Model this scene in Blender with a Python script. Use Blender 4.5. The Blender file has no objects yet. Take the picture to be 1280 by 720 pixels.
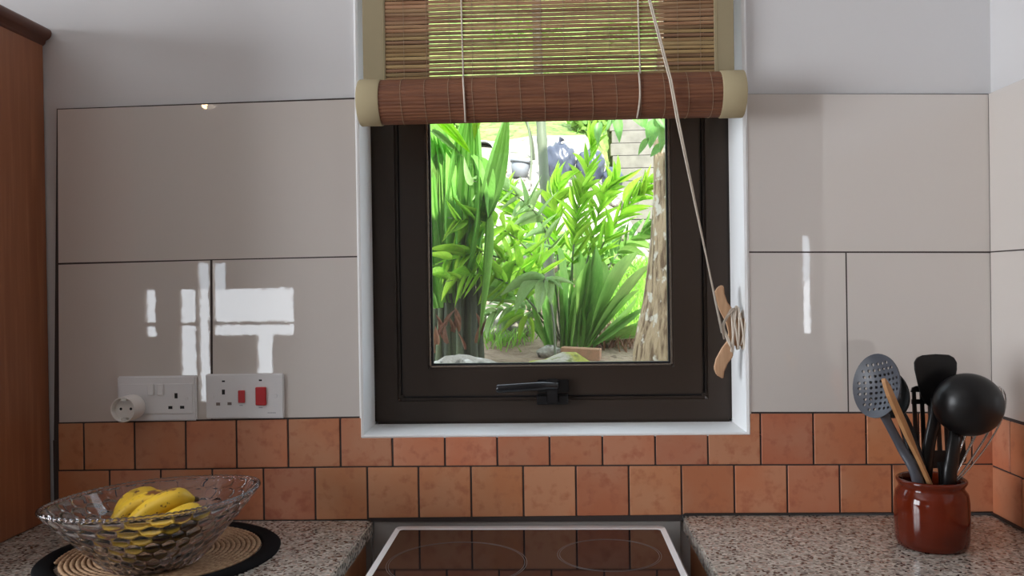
import bpy, bmesh, math, random
from mathutils import Vector, Matrix
random.seed(7)
R = math.radians
scene = bpy.context.scene
col = scene.collection

# ------------------------------------------------------------------ camera
F = 1080.0                       # focal length in pixels of the 1280x720 frame
CAM = Vector((0.0, -1.636, 1.338))
VPX, VPY, ROLL = 688.0, 353.0, 0.0145     # where the wall's normal vanishes, and the roll
_y = Vector(((VPX-640)/F, -(VPY-360)/F, -1.0)).normalized()
_z = Vector((-ROLL, 1.0, 0.0)); _z = (_z - _y*_z.dot(_y)).normalized()
_x = _y.cross(_z)
ROT = Matrix((_x, _y, _z))       # camera space -> world
cd = bpy.data.cameras.new('camera'); cam = bpy.data.objects.new('camera', cd); col.objects.link(cam)
cd.sensor_width = 36.0; cd.lens = 36.0*F/1280.0; cd.clip_start = 0.02; cd.clip_end = 2000
cam.matrix_world = Matrix.Translation(CAM) @ ROT.to_4x4()
scene.camera = cam

# ------------------------------------------------------------------ world, sun, daylight, exposure
w = bpy.data.worlds.new('world'); scene.world = w; w.use_nodes = True
bg = w.node_tree.nodes['Background']
bg.inputs[0].default_value = (0.80, 0.90, 1.0, 1); bg.inputs[1].default_value = 3.3
sd = bpy.data.lights.new('sun', 'SUN'); sd.energy = 12.0; sd.angle = R(1.0); sd.color = (1.0, 0.96, 0.90)
sun = bpy.data.objects.new('sun', sd); col.objects.link(sun)
sun.rotation_euler = Vector((0.25, -0.80, 0.55)).to_track_quat('Z', 'Y').to_euler()
def area(name, loc, aim, sx, sy, power, color):
    l = bpy.data.lights.new(name, 'AREA'); l.shape = 'RECTANGLE'; l.size = sx; l.size_y = sy
    l.energy = power; l.color = color
    o = bpy.data.objects.new(name, l); col.objects.link(o); o.location = loc
    o.rotation_euler = (-(Vector(aim))).to_track_quat('Z', 'Y').to_euler()
    return o
# daylight entering by the tall side window of the room (outside the glass, facing in)
area('daylight_side_window', (-3.07, -1.70, 1.55), (1, 0, 0), 1.26, 1.56, 88, (0.93, 0.96, 1.0))
scene.view_settings.view_transform = 'Standard'; scene.view_settings.look = 'None'
scene.view_settings.exposure = 0.22; scene.view_settings.gamma = 1.0
scene.view_settings.use_curve_mapping = False
cy = scene.cycles
cy.max_bounces = 12; cy.transparent_max_bounces = 16; cy.transmission_bounces = 12
cy.diffuse_bounces = 5; cy.glossy_bounces = 5; cy.sample_clamp_indirect = 8.0
cy.use_denoising = True; cy.caustics_reflective = False; cy.caustics_refractive = False

# ------------------------------------------------------------------ pixel helpers
def ray(px, py):
    return (ROT @ Vector(((px-640)/F, -(py-360)/F, -1.0)))
def PY(px, py, Y):
    d = ray(px, py); return CAM + d*((Y-CAM.y)/d.y)
def PZ(px, py, Z):
    d = ray(px, py); return CAM + d*((Z-CAM.z)/d.z)
def PX(px, py, X):
    d = ray(px, py); return CAM + d*((X-CAM.x)/d.x)

# ------------------------------------------------------------------ object helpers
def tag(o, label=None, cat=None, group=None, kind=None):
    if label: o['label'] = label
    if cat: o['category'] = cat
    if group: o['group'] = group
    if kind: o['kind'] = kind
    return o
def thing(name, loc, label=None, cat=None, group=None, kind=None):
    o = bpy.data.objects.new(name, None); col.objects.link(o); o.location = loc
    o.empty_display_size = 0.05
    return tag(o, label, cat, group, kind)
def root_loc(p):
    v = Vector((0, 0, 0))
    while p is not None:
        v += p.location; p = p.parent
    return v
def make(name, vf, mat, parent=None, smooth=False, bevel=0.0, seg=1, **tags):
    """vf = (verts, faces) in world coordinates -> one mesh object"""
    vs, fs = vf
    o0 = root_loc(parent)
    me = bpy.data.meshes.new(name)
    me.from_pydata([tuple(Vector(v)-o0) for v in vs], [], fs)
    if bevel > 0:
        bm = bmesh.new(); bm.from_mesh(me)
        bmesh.ops.remove_doubles(bm, verts=bm.verts, dist=1e-6)
        ed = [e for e in bm.edges if len(e.link_faces) == 2 and e.calc_face_angle(0) > 0.5]
        bmesh.ops.bevel(bm, geom=ed, offset=bevel, segments=seg, affect='EDGES', clamp_overlap=True)
        bm.to_mesh(me); bm.free()
    me.update()
    bm = bmesh.new(); bm.from_mesh(me); bmesh.ops.recalc_face_normals(bm, faces=bm.faces); bm.to_mesh(me); bm.free()
    if smooth:
        me.polygons.foreach_set('use_smooth', [True]*len(me.polygons))
    me.materials.append(mat)
    o = bpy.data.objects.new(name, me); col.objects.link(o)
    if parent is not None: o.parent = parent
    return tag(o, **tags)
def auto_smooth(o, ang=40):
    me = o.data
    me.polygons.foreach_set('use_smooth', [True]*len(me.polygons))
    me.set_sharp_from_angle(angle=R(ang))
    return o

# shape builders: return (verts, faces)
def box(x0, x1, y0, y1, z0, z1):
    v = [(x, y, z) for x in (x0, x1) for y in (y0, y1) for z in (z0, z1)]
    f = [(0,1,3,2), (4,6,7,5), (0,4,5,1), (2,3,7,6), (0,2,6,4), (1,5,7,3)]
    return v, f
def merge(*parts):
    V, Fc = [], []
    for vs, fs in parts:
        b = len(V); V += [tuple(v) for v in vs]; Fc += [tuple(i+b for i in f) for f in fs]
    return V, Fc
def xform(vf, M):
    return [tuple(M @ Vector(v)) for v in vf[0]], vf[1]
def prism_xz(poly, y0, y1):
    n = len(poly)
    v = [(p[0], y0, p[1]) for p in poly] + [(p[0], y1, p[1]) for p in poly]
    f = [tuple(range(n)), tuple(range(2*n-1, n-1, -1))] + [(i, i+n, (i+1) % n+n, (i+1) % n) for i in range(n)]
    return v, f
def prism_xy(poly, z0, z1):
    n = len(poly)
    v = [(p[0], p[1], z0) for p in poly] + [(p[0], p[1], z1) for p in poly]
    f = [tuple(range(n)), tuple(range(2*n-1, n-1, -1))] + [(i, i+n, (i+1) % n+n, (i+1) % n) for i in range(n)]
    return v, f
def ring_xz(o, i, y0, y1):
    """rectangular ring, o and i = (x0,x1,z0,z1)"""
    def c(r, y): return [(r[0], y, r[2]), (r[1], y, r[2]), (r[1], y, r[3]), (r[0], y, r[3])]
    v = c(o, y0)+c(i, y0)+c(o, y1)+c(i, y1); f = []
    for k in range(4):
        j = (k+1) % 4
        f += [(k, j, 4+j, 4+k), (8+k, 12+k, 12+j, 8+j), (k, 8+k, 8+j, j), (4+k, 4+j, 12+j, 12+k)]
    return v, f
def lathe(profile, c=(0, 0, 0), n=32, closed=False):
    """profile = [(r,z)...] around the z axis at c"""
    v, f = [], []
    for r, z in profile:
        for k in range(n):
            a = 2*math.pi*k/n
            v.append((c[0]+r*math.cos(a), c[1]+r*math.sin(a), c[2]+z))
    m = len(profile)
    for i in range(m-1 if not closed else m):
        for k in range(n):
            a, b = i*n+k, i*n+(k+1) % n
            i2 = (i+1) % m
            f.append((a, b, i2*n+(k+1) % n, i2*n+k))
    if not closed:
        if profile[0][0] > 1e-6: f.append(tuple(range(n-1, -1, -1)))
        if profile[-1][0] > 1e-6: f.append(tuple(range((m-1)*n, m*n)))
    return v, f
def frames(pts, hint=None):
    """parallel transport frames along a polyline"""
    pts = [Vector(p) for p in pts]; n = len(pts); out = []
    t0 = (pts[1]-pts[0]).normalized()
    h = Vector(hint) if hint is not None else (Vector((0, 0, 1)) if abs(t0.z) < 0.9 else Vector((1, 0, 0)))
    nrm = (h - t0*h.dot(t0)).normalized()
    for i in range(n):
        t = (pts[min(i+1, n-1)]-pts[max(i-1, 0)]).normalized()
        nrm = (nrm - t*nrm.dot(t)).normalized()
        out.append((pts[i], t, nrm, t.cross(nrm)))
    return out
def tube(pts, rad, n=8, closed=False, hint=None, flat=1.0):
    """tube along pts; rad float or list; flat scales the frame's normal axis"""
    fr = frames(pts, hint); m = len(fr); v, f = [], []
    for i, (p, t, a, b) in enumerate(fr):
        r = rad[i] if isinstance(rad, (list, tuple)) else rad
        for k in range(n):
            g = 2*math.pi*k/n
            v.append(p + a*(r*flat*math.cos(g)) + b*(r*math.sin(g)))
    for i in range(m-1 if not closed else m):
        j = (i+1) % m
        for k in range(n):
            q = (k+1) % n
            f.append((i*n+k, i*n+q, j*n+q, j*n+k))
    if not closed:
        f.append(tuple(range(n-1, -1, -1))); f.append(tuple(range((m-1)*n, m*n)))
    return v, f
def spline(pts, n=24):
    """Catmull-Rom through pts"""
    P = [Vector(p) for p in pts]; P = [P[0]*2-P[1]]+P+[P[-1]*2-P[-2]]; out = []
    seg = len(P)-3
    for s in range(n+1):
        u = s/n*seg; i = min(int(u), seg-1); t = u-i
        a, b, c, d = P[i:i+4]
        out.append(0.5*((2*b)+(c-a)*t+(2*a-5*b+4*c-d)*t*t+(3*b-a-3*c+d)*t**3))
    return out
def grid(fn, nu, nv, closed_u=False):
    """fn(i,j) -> point; i in 0..nu, j in 0..nv"""
    v = [fn(i, j) for j in range(nv+1) for i in range(nu+(0 if closed_u else 1))]
    W = nu if closed_u else nu+1; f = []
    for j in range(nv):
        for i in range(nu):
            i2 = (i+1) % W
            f.append((j*W+i, j*W+i2, (j+1)*W+i2, (j+1)*W+i))
    return v, f
def ico(c, r, sub=2, fn=None, sz=(1, 1, 1)):
    bm = bmesh.new(); bmesh.ops.create_icosphere(bm, subdivisions=sub, radius=1.0)
    v = []
    for q in bm.verts:
        d = q.co.normalized(); k = fn(d) if fn else 1.0
        v.append((c[0]+d.x*r*k*sz[0], c[1]+d.y*r*k*sz[1], c[2]+d.z*r*k*sz[2]))
    f = [tuple(x.index for x in p.verts) for p in bm.faces]
    bm.free(); return v, f
def rrect(x0, x1, y0, y1, r, n=5):
    out = []
    for cx, cyy, a0 in ((x1-r, y1-r, 0), (x0+r, y1-r, 90), (x0+r, y0+r, 180), (x1-r, y0+r, 270)):
        for k in range(n+1):
            a = R(a0+90*k/n); out.append((cx+r*math.cos(a), cyy+r*math.sin(a)))
    return out

# ------------------------------------------------------------------ materials
def mat(name, color, rough=0.5, metal=0.0, ior=1.5, trans=0.0, coat=0.0, noise=None, bump=None, rnd=0.0, emit=None, spec=None):
    """noise = [(scale, colour2, lo, hi, stretch)], bump = (scale, strength, distance, stretch), rnd = per-object value jitter"""
    m = bpy.data.materials.new(name); m.use_nodes = True
    nt = m.node_tree; N, L = nt.nodes, nt.links
    b = N['Principled BSDF']
    b.inputs['Roughness'].default_value = rough; b.inputs['Metallic'].default_value = metal
    b.inputs['IOR'].default_value = ior; b.inputs['Transmission Weight'].default_value = trans
    b.inputs['Coat Weight'].default_value = coat
    b.inputs['Base Color'].default_value = (*color, 1)
    tc = N.new('ShaderNodeTexCoord'); info = N.new('ShaderNodeObjectInfo')
    def coords(stretch):
        mp = N.new('ShaderNodeMapping'); mp.inputs['Scale'].default_value = stretch
        L.new(tc.outputs['Object'], mp.inputs['Vector'])
        off = N.new('ShaderNodeVectorMath'); off.operation = 'SCALE'
        cmb = N.new('ShaderNodeCombineXYZ')
        for k in range(3): L.new(info.outputs['Random'], cmb.inputs[k])
        L.new(cmb.outputs[0], off.inputs[0]); off.inputs['Scale'].default_value = 37.0
        L.new(off.outputs[0], mp.inputs['Location'])
        return mp.outputs[0]
    last = None
    if noise:
        for sc, c2, lo, hi, st in noise:
            tx = N.new('ShaderNodeTexNoise'); tx.inputs['Scale'].default_value = sc; tx.inputs['Detail'].default_value = 5
            L.new(coords(st), tx.inputs['Vector'])
            rp = N.new('ShaderNodeMapRange'); rp.inputs['From Min'].default_value = lo; rp.inputs['From Max'].default_value = hi
            L.new(tx.outputs['Fac'], rp.inputs['Value'])
            mx = N.new('ShaderNodeMix'); mx.data_type = 'RGBA'
            L.new(rp.outputs[0], mx.inputs[0])
            if last is None: mx.inputs[6].default_value = (*color, 1)
            else: L.new(last, mx.inputs[6])
            mx.inputs[7].default_value = (*c2, 1); last = mx.outputs[2]
    if rnd > 0:
        hs = N.new('ShaderNodeHueSaturation')
        if last is None: hs.inputs['Color'].default_value = (*color, 1)
        else: L.new(last, hs.inputs['Color'])
        mr = N.new('ShaderNodeMapRange'); mr.inputs['To Min'].default_value = 1-rnd; mr.inputs['To Max'].default_value = 1+rnd
        L.new(info.outputs['Random'], mr.inputs['Value']); L.new(mr.outputs[0], hs.inputs['Value'])
        mh = N.new('ShaderNodeMath'); mh.operation = 'MULTIPLY'; mh.inputs[1].default_value = 7.31
        fr = N.new('ShaderNodeMath'); fr.operation = 'FRACT'
        L.new(info.outputs['Random'], mh.inputs[0]); L.new(mh.outputs[0], fr.inputs[0])
        m2 = N.new('ShaderNodeMapRange'); m2.inputs['To Min'].default_value = 0.5-rnd*0.05; m2.inputs['To Max'].default_value = 0.5+rnd*0.05
        L.new(fr.outputs[0], m2.inputs['Value']); L.new(m2.outputs[0], hs.inputs['Hue'])
        last = hs.outputs[0]
    if last is not None: L.new(last, b.inputs['Base Color'])
    if bump:
        sc, stg, dist, st = bump
        tx = N.new('ShaderNodeTexNoise'); tx.inputs['Scale'].default_value = sc; tx.inputs['Detail'].default_value = 3
        L.new(coords(st), tx.inputs['Vector'])
        bp = N.new('ShaderNodeBump'); bp.inputs['Strength'].default_value = stg; bp.inputs['Distance'].default_value = dist
        L.new(tx.outputs['Fac'], bp.inputs['Height']); L.new(bp.outputs[0], b.inputs['Normal'])
    if emit:
        b.inputs['Emission Color'].default_value = (*emit[0], 1); b.inputs['Emission Strength'].default_value = emit[1]
    m['bsdf'] = b.name
    return m
ONE = (1, 1, 1)
M = {}
M['paint'] = mat('wall_paint', (0.72, 0.71, 0.715), 0.75, bump=(60, 0.15, 0.002, ONE))
M['room'] = mat('room_paint', (0.34, 0.31, 0.28), 0.8)
M['reveal'] = mat('reveal_paint', (0.90, 0.905, 0.91), 0.55, bump=(45, 0.12, 0.002, ONE))
M['ceil'] = mat('ceiling_paint', (0.78, 0.78, 0.77), 0.8)
M['floor'] = mat('floor_tile', (0.30, 0.20, 0.15), 0.5, noise=[(4, (0.25, 0.17, 0.13), 0.35, 0.65, ONE)])
M['tile'] = mat('glazed_tile', (0.70, 0.65, 0.61), 0.012, ior=1.85, bump=(75, 0.010, 0.002, ONE))
M['terra'] = mat('terracotta', (0.56, 0.20, 0.095), 0.5, noise=[(9, (0.58, 0.26, 0.145), 0.38, 0.62, ONE), (50, (0.46, 0.155, 0.078), 0.52, 0.72, ONE)], bump=(60, 0.12, 0.001, ONE), rnd=0.13)
M['grout'] = mat('dark_grout', (0.055, 0.042, 0.04), 0.9)
M['sealant'] = mat('black_sealant', (0.015, 0.013, 0.013), 0.5)
M['greypanel'] = mat('grey_panel', (0.34, 0.325, 0.31), 0.45, bump=(30, 0.1, 0.001, ONE))
M['cabwood'] = mat('cabinet_wood', (0.34, 0.125, 0.055), 0.42, noise=[(7, (0.25, 0.085, 0.038), 0.35, 0.7, (3, 3, 0.25)), (40, (0.40, 0.16, 0.075), 0.5, 0.75, (2, 2, 0.1))])
M['crown'] = mat('dark_cornice_wood', (0.13, 0.045, 0.025), 0.35, noise=[(12, (0.09, 0.03, 0.018), 0.35, 0.7, (3, 0.4, 3))])
M['basewood'] = mat('base_cabinet_wood', (0.42, 0.18, 0.075), 0.45, noise=[(8, (0.33, 0.13, 0.055), 0.35, 0.7, (3, 3, 0.25))])
M['brass'] = mat('brushed_metal', (0.6, 0.57, 0.52), 0.35, metal=1.0)
M['frame'] = mat('bronze_window_frame', (0.034, 0.021, 0.014), 0.42)
M['gasket'] = mat('gasket_black', (0.012, 0.012, 0.016), 0.45)
M['bead'] = mat('aluminium_bead', (0.42, 0.36, 0.30), 0.25, metal=0.8)
M['blackmetal'] = mat('black_handle', (0.012, 0.012, 0.014), 0.22)
M['slat'] = mat('reed_slat', (0.37, 0.235, 0.12), 0.6, noise=[(5, (0.27, 0.145, 0.07), 0.4, 0.6, (0.7, 8, 8)), (14, (0.46, 0.32, 0.18), 0.52, 0.75, (0.5, 14, 14)), (10, (0.13, 0.06, 0.035), 0.66, 0.8, (0.7, 10, 10))], rnd=0.35)
M['roll'] = mat('rolled_reed', (0.225, 0.088, 0.043), 0.5, noise=[(16, (0.15, 0.056, 0.030), 0.4, 0.65, (0.4, 8, 8)), (9, (0.30, 0.13, 0.06), 0.55, 0.8, (0.3, 6, 6))])
M['binding'] = mat('khaki_binding', (0.36, 0.30, 0.185), 0.9, bump=(900, 0.3, 0.0006, ONE))
M['cuff'] = mat('khaki_cuff', (0.46, 0.385, 0.235), 0.9, bump=(900, 0.3, 0.0006, ONE))
M['thread'] = mat('thread', (0.34, 0.25, 0.17), 0.9)
M['cord'] = mat('cream_cord', (0.72, 0.64, 0.54), 0.85)
M['ply'] = mat('plywood', (0.60, 0.37, 0.22), 0.6, noise=[(30, (0.5, 0.29, 0.16), 0.4, 0.7, (6, 6, 0.6))])
M['plyedge'] = M['ply']
M['white'] = mat('white_plastic', (0.80, 0.79, 0.80), 0.3)
M['offwhite'] = mat('adaptor_plastic', (0.82, 0.78, 0.74), 0.35)
M['hole'] = mat('socket_hole', (0.008, 0.008, 0.009), 0.6)
M['shutter'] = mat('socket_shutter', (0.20, 0.17, 0.16), 0.5)
M['red'] = mat('red_rocker', (0.52, 0.006, 0.012), 0.3)
M['print'] = mat('grey_print', (0.42, 0.42, 0.45), 0.6)
M['enamel'] = mat('white_enamel', (0.90, 0.90, 0.91), 0.18, coat=0.3)
M['hob'] = mat('ceramic_glass', (0.010, 0.007, 0.008), 0.045, ior=1.5)
M['hobring'] = mat('hob_ring_print', (0.11, 0.09, 0.085), 0.35)
M['ovenglass'] = mat('oven_glass', (0.02, 0.02, 0.02), 0.1)
M['darkknob'] = mat('knob_black', (0.02, 0.02, 0.02), 0.4)
M['nylon'] = mat('black_nylon', (0.006, 0.0055, 0.006), 0.33, ior=1.42)
M['nylongrey'] = mat('charcoal_nylon', (0.062, 0.066, 0.082), 0.42)
M['wood'] = mat('wooden_spatula', (0.56, 0.30, 0.13), 0.55, noise=[(20, (0.44, 0.21, 0.085), 0.4, 0.7, (5, 5, 0.4))])
M['steel'] = mat('steel_wire', (0.62, 0.60, 0.58), 0.25, metal=1.0)
M['crock'] = mat('brown_glaze', (0.125, 0.014, 0.0035), 0.08, ior=1.45, noise=[(6, (0.07, 0.009, 0.003), 0.4, 0.7, (1, 1, 2.5))])
M['jute'] = mat('jute', (0.52, 0.33, 0.19), 0.85, noise=[(120, (0.36, 0.20, 0.11), 0.4, 0.65, ONE)])
M['blackbraid'] = mat('black_braid', (0.008, 0.008, 0.009), 0.9, ior=1.2, bump=(400, 0.5, 0.001, ONE))
M['banana'] = mat('banana_skin', (0.82, 0.52, 0.035), 0.45, noise=[(18, (0.72, 0.46, 0.04), 0.4, 0.7, ONE), (30, (0.20, 0.07, 0.02), 0.57, 0.64, (1, 1, 1)), (110, (0.12, 0.045, 0.02), 0.63, 0.68, ONE)])
M['bananatip'] = mat('banana_tip', (0.10, 0.05, 0.022), 0.8)
# granite: voronoi grains
def granite():
    m = bpy.data.materials.new('granite'); m.use_nodes = True
    nt = m.node_tree; N, L = nt.nodes, nt.links; b = N['Principled BSDF']
    b.inputs['Roughness'].default_value = 0.16; b.inputs['IOR'].default_value = 1.6
    tc = N.new('ShaderNodeTexCoord')
    v1 = N.new('ShaderNodeTexVoronoi'); v1.inputs['Scale'].default_value = 230
    L.new(tc.outputs['Object'], v1.inputs['Vector'])
    sp = N.new('ShaderNodeSeparateColor'); L.new(v1.outputs['Color'], sp.inputs[0])
    r = N.new('ShaderNodeValToRGB'); r.color_ramp.interpolation = 'CONSTANT'
    L.new(sp.outputs[0], r.inputs[0])
    e = r.color_ramp.elements
    e[0].position = 0; e[0].color = (0.035, 0.030, 0.028, 1)
    e[1].position = 0.09; e[1].color = (0.42, 0.39, 0.345, 1)
    for p, c in ((0.30, (0.53, 0.495, 0.44)), (0.52, (0.34, 0.31, 0.275)), (0.68, (0.46, 0.35, 0.30)), (0.80, (0.64, 0.60, 0.54)), (0.92, (0.16, 0.14, 0.125))):
        k = e.new(p); k.color = (*c, 1)
    n = N.new('ShaderNodeTexNoise'); n.inputs['Scale'].default_value = 60; n.inputs['Detail'].default_value = 3
    L.new(tc.outputs['Object'], n.inputs['Vector'])
    mr = N.new('ShaderNodeMapRange'); mr.inputs['From Min'].default_value = 0.3; mr.inputs['From Max'].default_value = 0.7
    mr.inputs['To Min'].default_value = 0.75; mr.inputs['To Max'].default_value = 1.1
    L.new(n.outputs['Fac'], mr.inputs['Value'])
    hs = N.new('ShaderNodeHueSaturation'); L.new(r.outputs[0], hs.inputs['Color']); L.new(mr.outputs[0], hs.inputs['Value'])
    L.new(hs.outputs[0], b.inputs['Base Color'])
    return m
M['granite'] = granite()
def glass_pane(name, refl=0.07):
    m = bpy.data.materials.new(name); m.use_nodes = True
    nt = m.node_tree; N, L = nt.nodes, nt.links; N.clear()
    out = N.new('ShaderNodeOutputMaterial'); mx = N.new('ShaderNodeMixShader')
    t = N.new('ShaderNodeBsdfTransparent'); t.inputs[0].default_value = (0.95, 0.97, 0.97, 1)
    g = N.new('ShaderNodeBsdfGlossy'); g.inputs['Roughness'].default_value = 0.01
    mx.inputs[0].default_value = refl
    L.new(t.outputs[0], mx.inputs[1]); L.new(g.outputs[0], mx.inputs[2]); L.new(mx.outputs[0], out.inputs[0])
    return m
M['pane'] = glass_pane('window_glass')
M['bowl'] = mat('pressed_glass', (0.93, 0.90, 0.93), 0.03, ior=1.45, trans=1.0)
def leafmat(name, c, c2, trans=0.45, rough=0.4, scale=12, st=(1, 1, 1), rnd=0.2):
    m = mat(name, c, rough, noise=[(scale, c2, 0.35, 0.7, st)], rnd=rnd)
    nt = m.node_tree; N, L = nt.nodes, nt.links
    b = N[m['bsdf']]; out = [x for x in N if x.type == 'OUTPUT_MATERIAL'][0]
    tr = N.new('ShaderNodeBsdfTranslucent'); mx = N.new('ShaderNodeMixShader'); mx.inputs[0].default_value = trans
    src = b.inputs['Base Color'].links[0].from_socket
    L.new(src, tr.inputs[0]); L.new(b.outputs[0], mx.inputs[1]); L.new(tr.outputs[0], mx.inputs[2]); L.new(mx.outputs[0], out.inputs[0])
    return m
M['leafpalm'] = leafmat('broad_palm_leaf', (0.25, 0.52, 0.09), (0.34, 0.62, 0.16), st=(6, 1, 1))
M['leafareca'] = leafmat('areca_leaflet', (0.30, 0.60, 0.05), (0.45, 0.68, 0.08), 0.5)
M['leafstrap'] = leafmat('strap_leaf', (0.20, 0.41, 0.085), (0.30, 0.53, 0.13), 0.35)
M['leafpale'] = leafmat('pale_leaf', (0.33, 0.50, 0.20), (0.42, 0.60, 0.26), 0.4)
M['leafbush'] = leafmat('bush_leaf', (0.15, 0.36, 0.05), (0.30, 0.50, 0.10), 0.4)
M['leafovate'] = leafmat('ovate_leaf', (0.16, 0.36, 0.10), (0.24, 0.46, 0.12), 0.5)
M['grass'] = leafmat('grass_blade', (0.25, 0.50, 0.05), (0.34, 0.58, 0.10), 0.4)
M['deadleaf'] = leafmat('dead_leaf', (0.30, 0.15, 0.09), (0.22, 0.10, 0.06), 0.2)
M['culm'] = mat('green_stem', (0.10, 0.13, 0.07), 0.55, noise=[(8, (0.15, 0.17, 0.115), 0.4, 0.65, (1, 1, 0.3))])
M['darkstem'] = mat('dark_stem', (0.045, 0.055, 0.03), 0.7, noise=[(10, (0.10, 0.13, 0.05), 0.45, 0.7, (2, 2, 0.2))])
M['bark'] = mat('pale_bark', (0.40, 0.29, 0.175), 0.9, noise=[(22, (0.15, 0.092, 0.05), 0.46, 0.60, (2.5, 2.5, 0.35)), (26, (0.58, 0.52, 0.43), 0.58, 0.64, (1, 1, 0.8))], bump=(30, 0.9, 0.02, (2, 2, 0.4)))
M['rock'] = mat('lichen_rock', (0.24, 0.215, 0.18), 0.95, noise=[(12, (0.42, 0.40, 0.36), 0.48, 0.58, ONE), (26, (0.07, 0.062, 0.05), 0.52, 0.64, ONE)], bump=(30, 0.7, 0.02, ONE))
M['moss'] = mat('mossy_rock', (0.24, 0.22, 0.17), 0.95, noise=[(7, (0.20, 0.20, 0.025), 0.36, 0.48, ONE), (30, (0.09, 0.10, 0.02), 0.55, 0.68, ONE)], bump=(35, 0.7, 0.02, ONE))
M['soil'] = mat('hillside_soil', (0.20, 0.13, 0.085), 0.95, noise=[(3, (0.30, 0.22, 0.15), 0.4, 0.6, ONE), (25, (0.11, 0.07, 0.045), 0.55, 0.7, ONE)], bump=(20, 0.8, 0.03, ONE))
M['gravel'] = mat('pale_gravel', (0.36, 0.32, 0.27), 0.95, noise=[(7, (0.15, 0.15, 0.10), 0.5, 0.7, ONE)])
M['hill'] = mat('overgrown_hillside', (0.14, 0.25, 0.05), 0.95, noise=[(6, (0.30, 0.40, 0.10), 0.4, 0.65, ONE), (14, (0.06, 0.10, 0.03), 0.5, 0.7, ONE)], bump=(12, 0.8, 0.05, ONE))
M['terrace'] = mat('pale_terrace', (0.80, 0.82, 0.85), 0.9)
M['bag'] = mat('black_bin_bag', (0.05, 0.058, 0.085), 0.28)
M['concrete'] = mat('concrete', (0.19, 0.175, 0.15), 0.9, noise=[(10, (0.14, 0.13, 0.11), 0.4, 0.7, ONE)])
M['potgrey'] = mat('grey_pot', (0.20, 0.21, 0.23), 0.5)
M['potterra'] = mat('clay_pot', (0.50, 0.33, 0.23), 0.8)
M['brick'] = mat('weathered_brick', (0.38, 0.20, 0.12), 0.9, noise=[(30, (0.28, 0.17, 0.10), 0.4, 0.65, ONE)])
M['tin'] = mat('tin_sheet', (0.42, 0.46, 0.46), 0.6)
M['lampshade'] = mat('lamp_shade', (0.7, 0.66, 0.6), 0.6)
M['bulb'] = mat('bulb', (1, 0.8, 0.5), 0.4, emit=((1.0, 0.62, 0.28), 25.0))
# ================================================================== THE ROOM
XR = PY(1241, 315, 0).x                  # corner with the right-hand wall
XL, XE, YB, HC = -2.9, 2.6, -4.2, 2.6    # left wall, far east wall, back wall, ceiling
ZT_L, ZT_R = 0.892, 0.900                # worktop heights
LIP = -0.013
ol, orr = PY(451.5, 500, LIP).x, PY(936.5, 500, LIP).x
zb = 0.5*(PY(452, 547, LIP).z + PY(937, 541.5, LIP).z); zt = zb+1.08
YF = 0.10                                # face of the outer window frame
il, ir = PY(466, 400, YF).x, PY(914.5, 400, YF).x
jb = 0.5*(PY(466, 531.5, YF).z + PY(915, 527, YF).z); jt = zt-0.02

def wall_with_hole(x0, x1, z0, z1, hx0, hx1, hz0, hz1, y0, y1):
    return merge(box(x0, hx0, y0, y1, z0, z1), box(hx1, x1, y0, y1, z0, z1), box(hx0, hx1, y0, y1, z0, hz0), box(hx0, hx1, y0, y1, hz1, z1))
wall_front = make('wall_front', wall_with_hole(XL-0.15, XE, 0, HC, ol-0.003, orr+0.003, zb-0.003, zt, 0.0, 0.2), M['paint'], kind='structure')
# plastered reveal: splays from the room face down to the frame, then runs straight out
def loft_rects(rs):
    v, f = [], []
    for (x0, x1, z0, z1), y in rs:
        v += [(x0, y, z0), (x1, y, z0), (x1, y, z1), (x0, y, z1)]
    for i in range(len(rs)-1):
        for k in range(4):
            j = (k+1) % 4; f.append((4*i+k, 4*i+j, 4*i+4+j, 4*i+4+k))
    return v, f
make('trim_1', loft_rects([((ol-0.004, orr+0.004, zb-0.004, zt+0.004), 0.0), ((ol-0.004, orr+0.004, zb-0.004, zt+0.004), LIP+0.003), ((ol, orr, zb, zt), LIP),
     ((ol+0.004, orr-0.005, zb+0.003, zt-0.003), LIP+0.001), ((il+0.004, ir-0.004, jb+0.003, jt), YF-0.012), ((il, ir, jb, jt), YF), ((il, ir, jb, jt), 0.21)]),
     M['reveal'], kind='structure')
wall_right = make('wall_right', box(XR, XR+0.12, -1.0, 0.0, 0, HC), M['paint'], kind='structure')
# left wall with the tall side window that lights the room
wy0, wy1, wz0, wz1 = -2.5, -0.9, 0.9, 2.2
make('wall_left', merge(box(XL-0.15, XL, YB, wy0, 0, HC), box(XL-0.15, XL, wy1, 0, 0, HC), box(XL-0.15, XL, wy0, wy1, 0, wz0), box(XL-0.15, XL, wy0, wy1, wz1, HC)), M['room'], kind='structure')
w2 = thing('window_2', (XL-0.08, wy0, wz0), kind='structure')
def fr_yz(y0, y1, z0, z1): return box(XL-0.10, XL-0.06, y0, y1, z0, z1)
make('window_frame', merge(fr_yz(wy0, wy0+0.05, wz0, wz1), fr_yz(wy1-0.05, wy1, wz0, wz1), fr_yz(wy0, wy1, wz0, wz0+0.05), fr_yz(wy0, wy1, wz1-0.05, wz1)), M['frame'], w2)
make('mullion', fr_yz((wy0+wy1)/2-0.03, (wy0+wy1)/2+0.03, wz0, wz1), M['frame'], w2)
make('wall_east', box(XE, XE+0.12, YB, 0.2, 0, HC), M['room'], kind='structure')
make('floor', box(XL-0.15, XE+0.12, YB-0.05, 0.2, -0.1, 0), M['floor'], kind='structure')
make('ceiling', box(XL-0.6, XE+0.6, YB-0.5, 0.30, HC, HC+0.12), M['ceil'], kind='structure')
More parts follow.
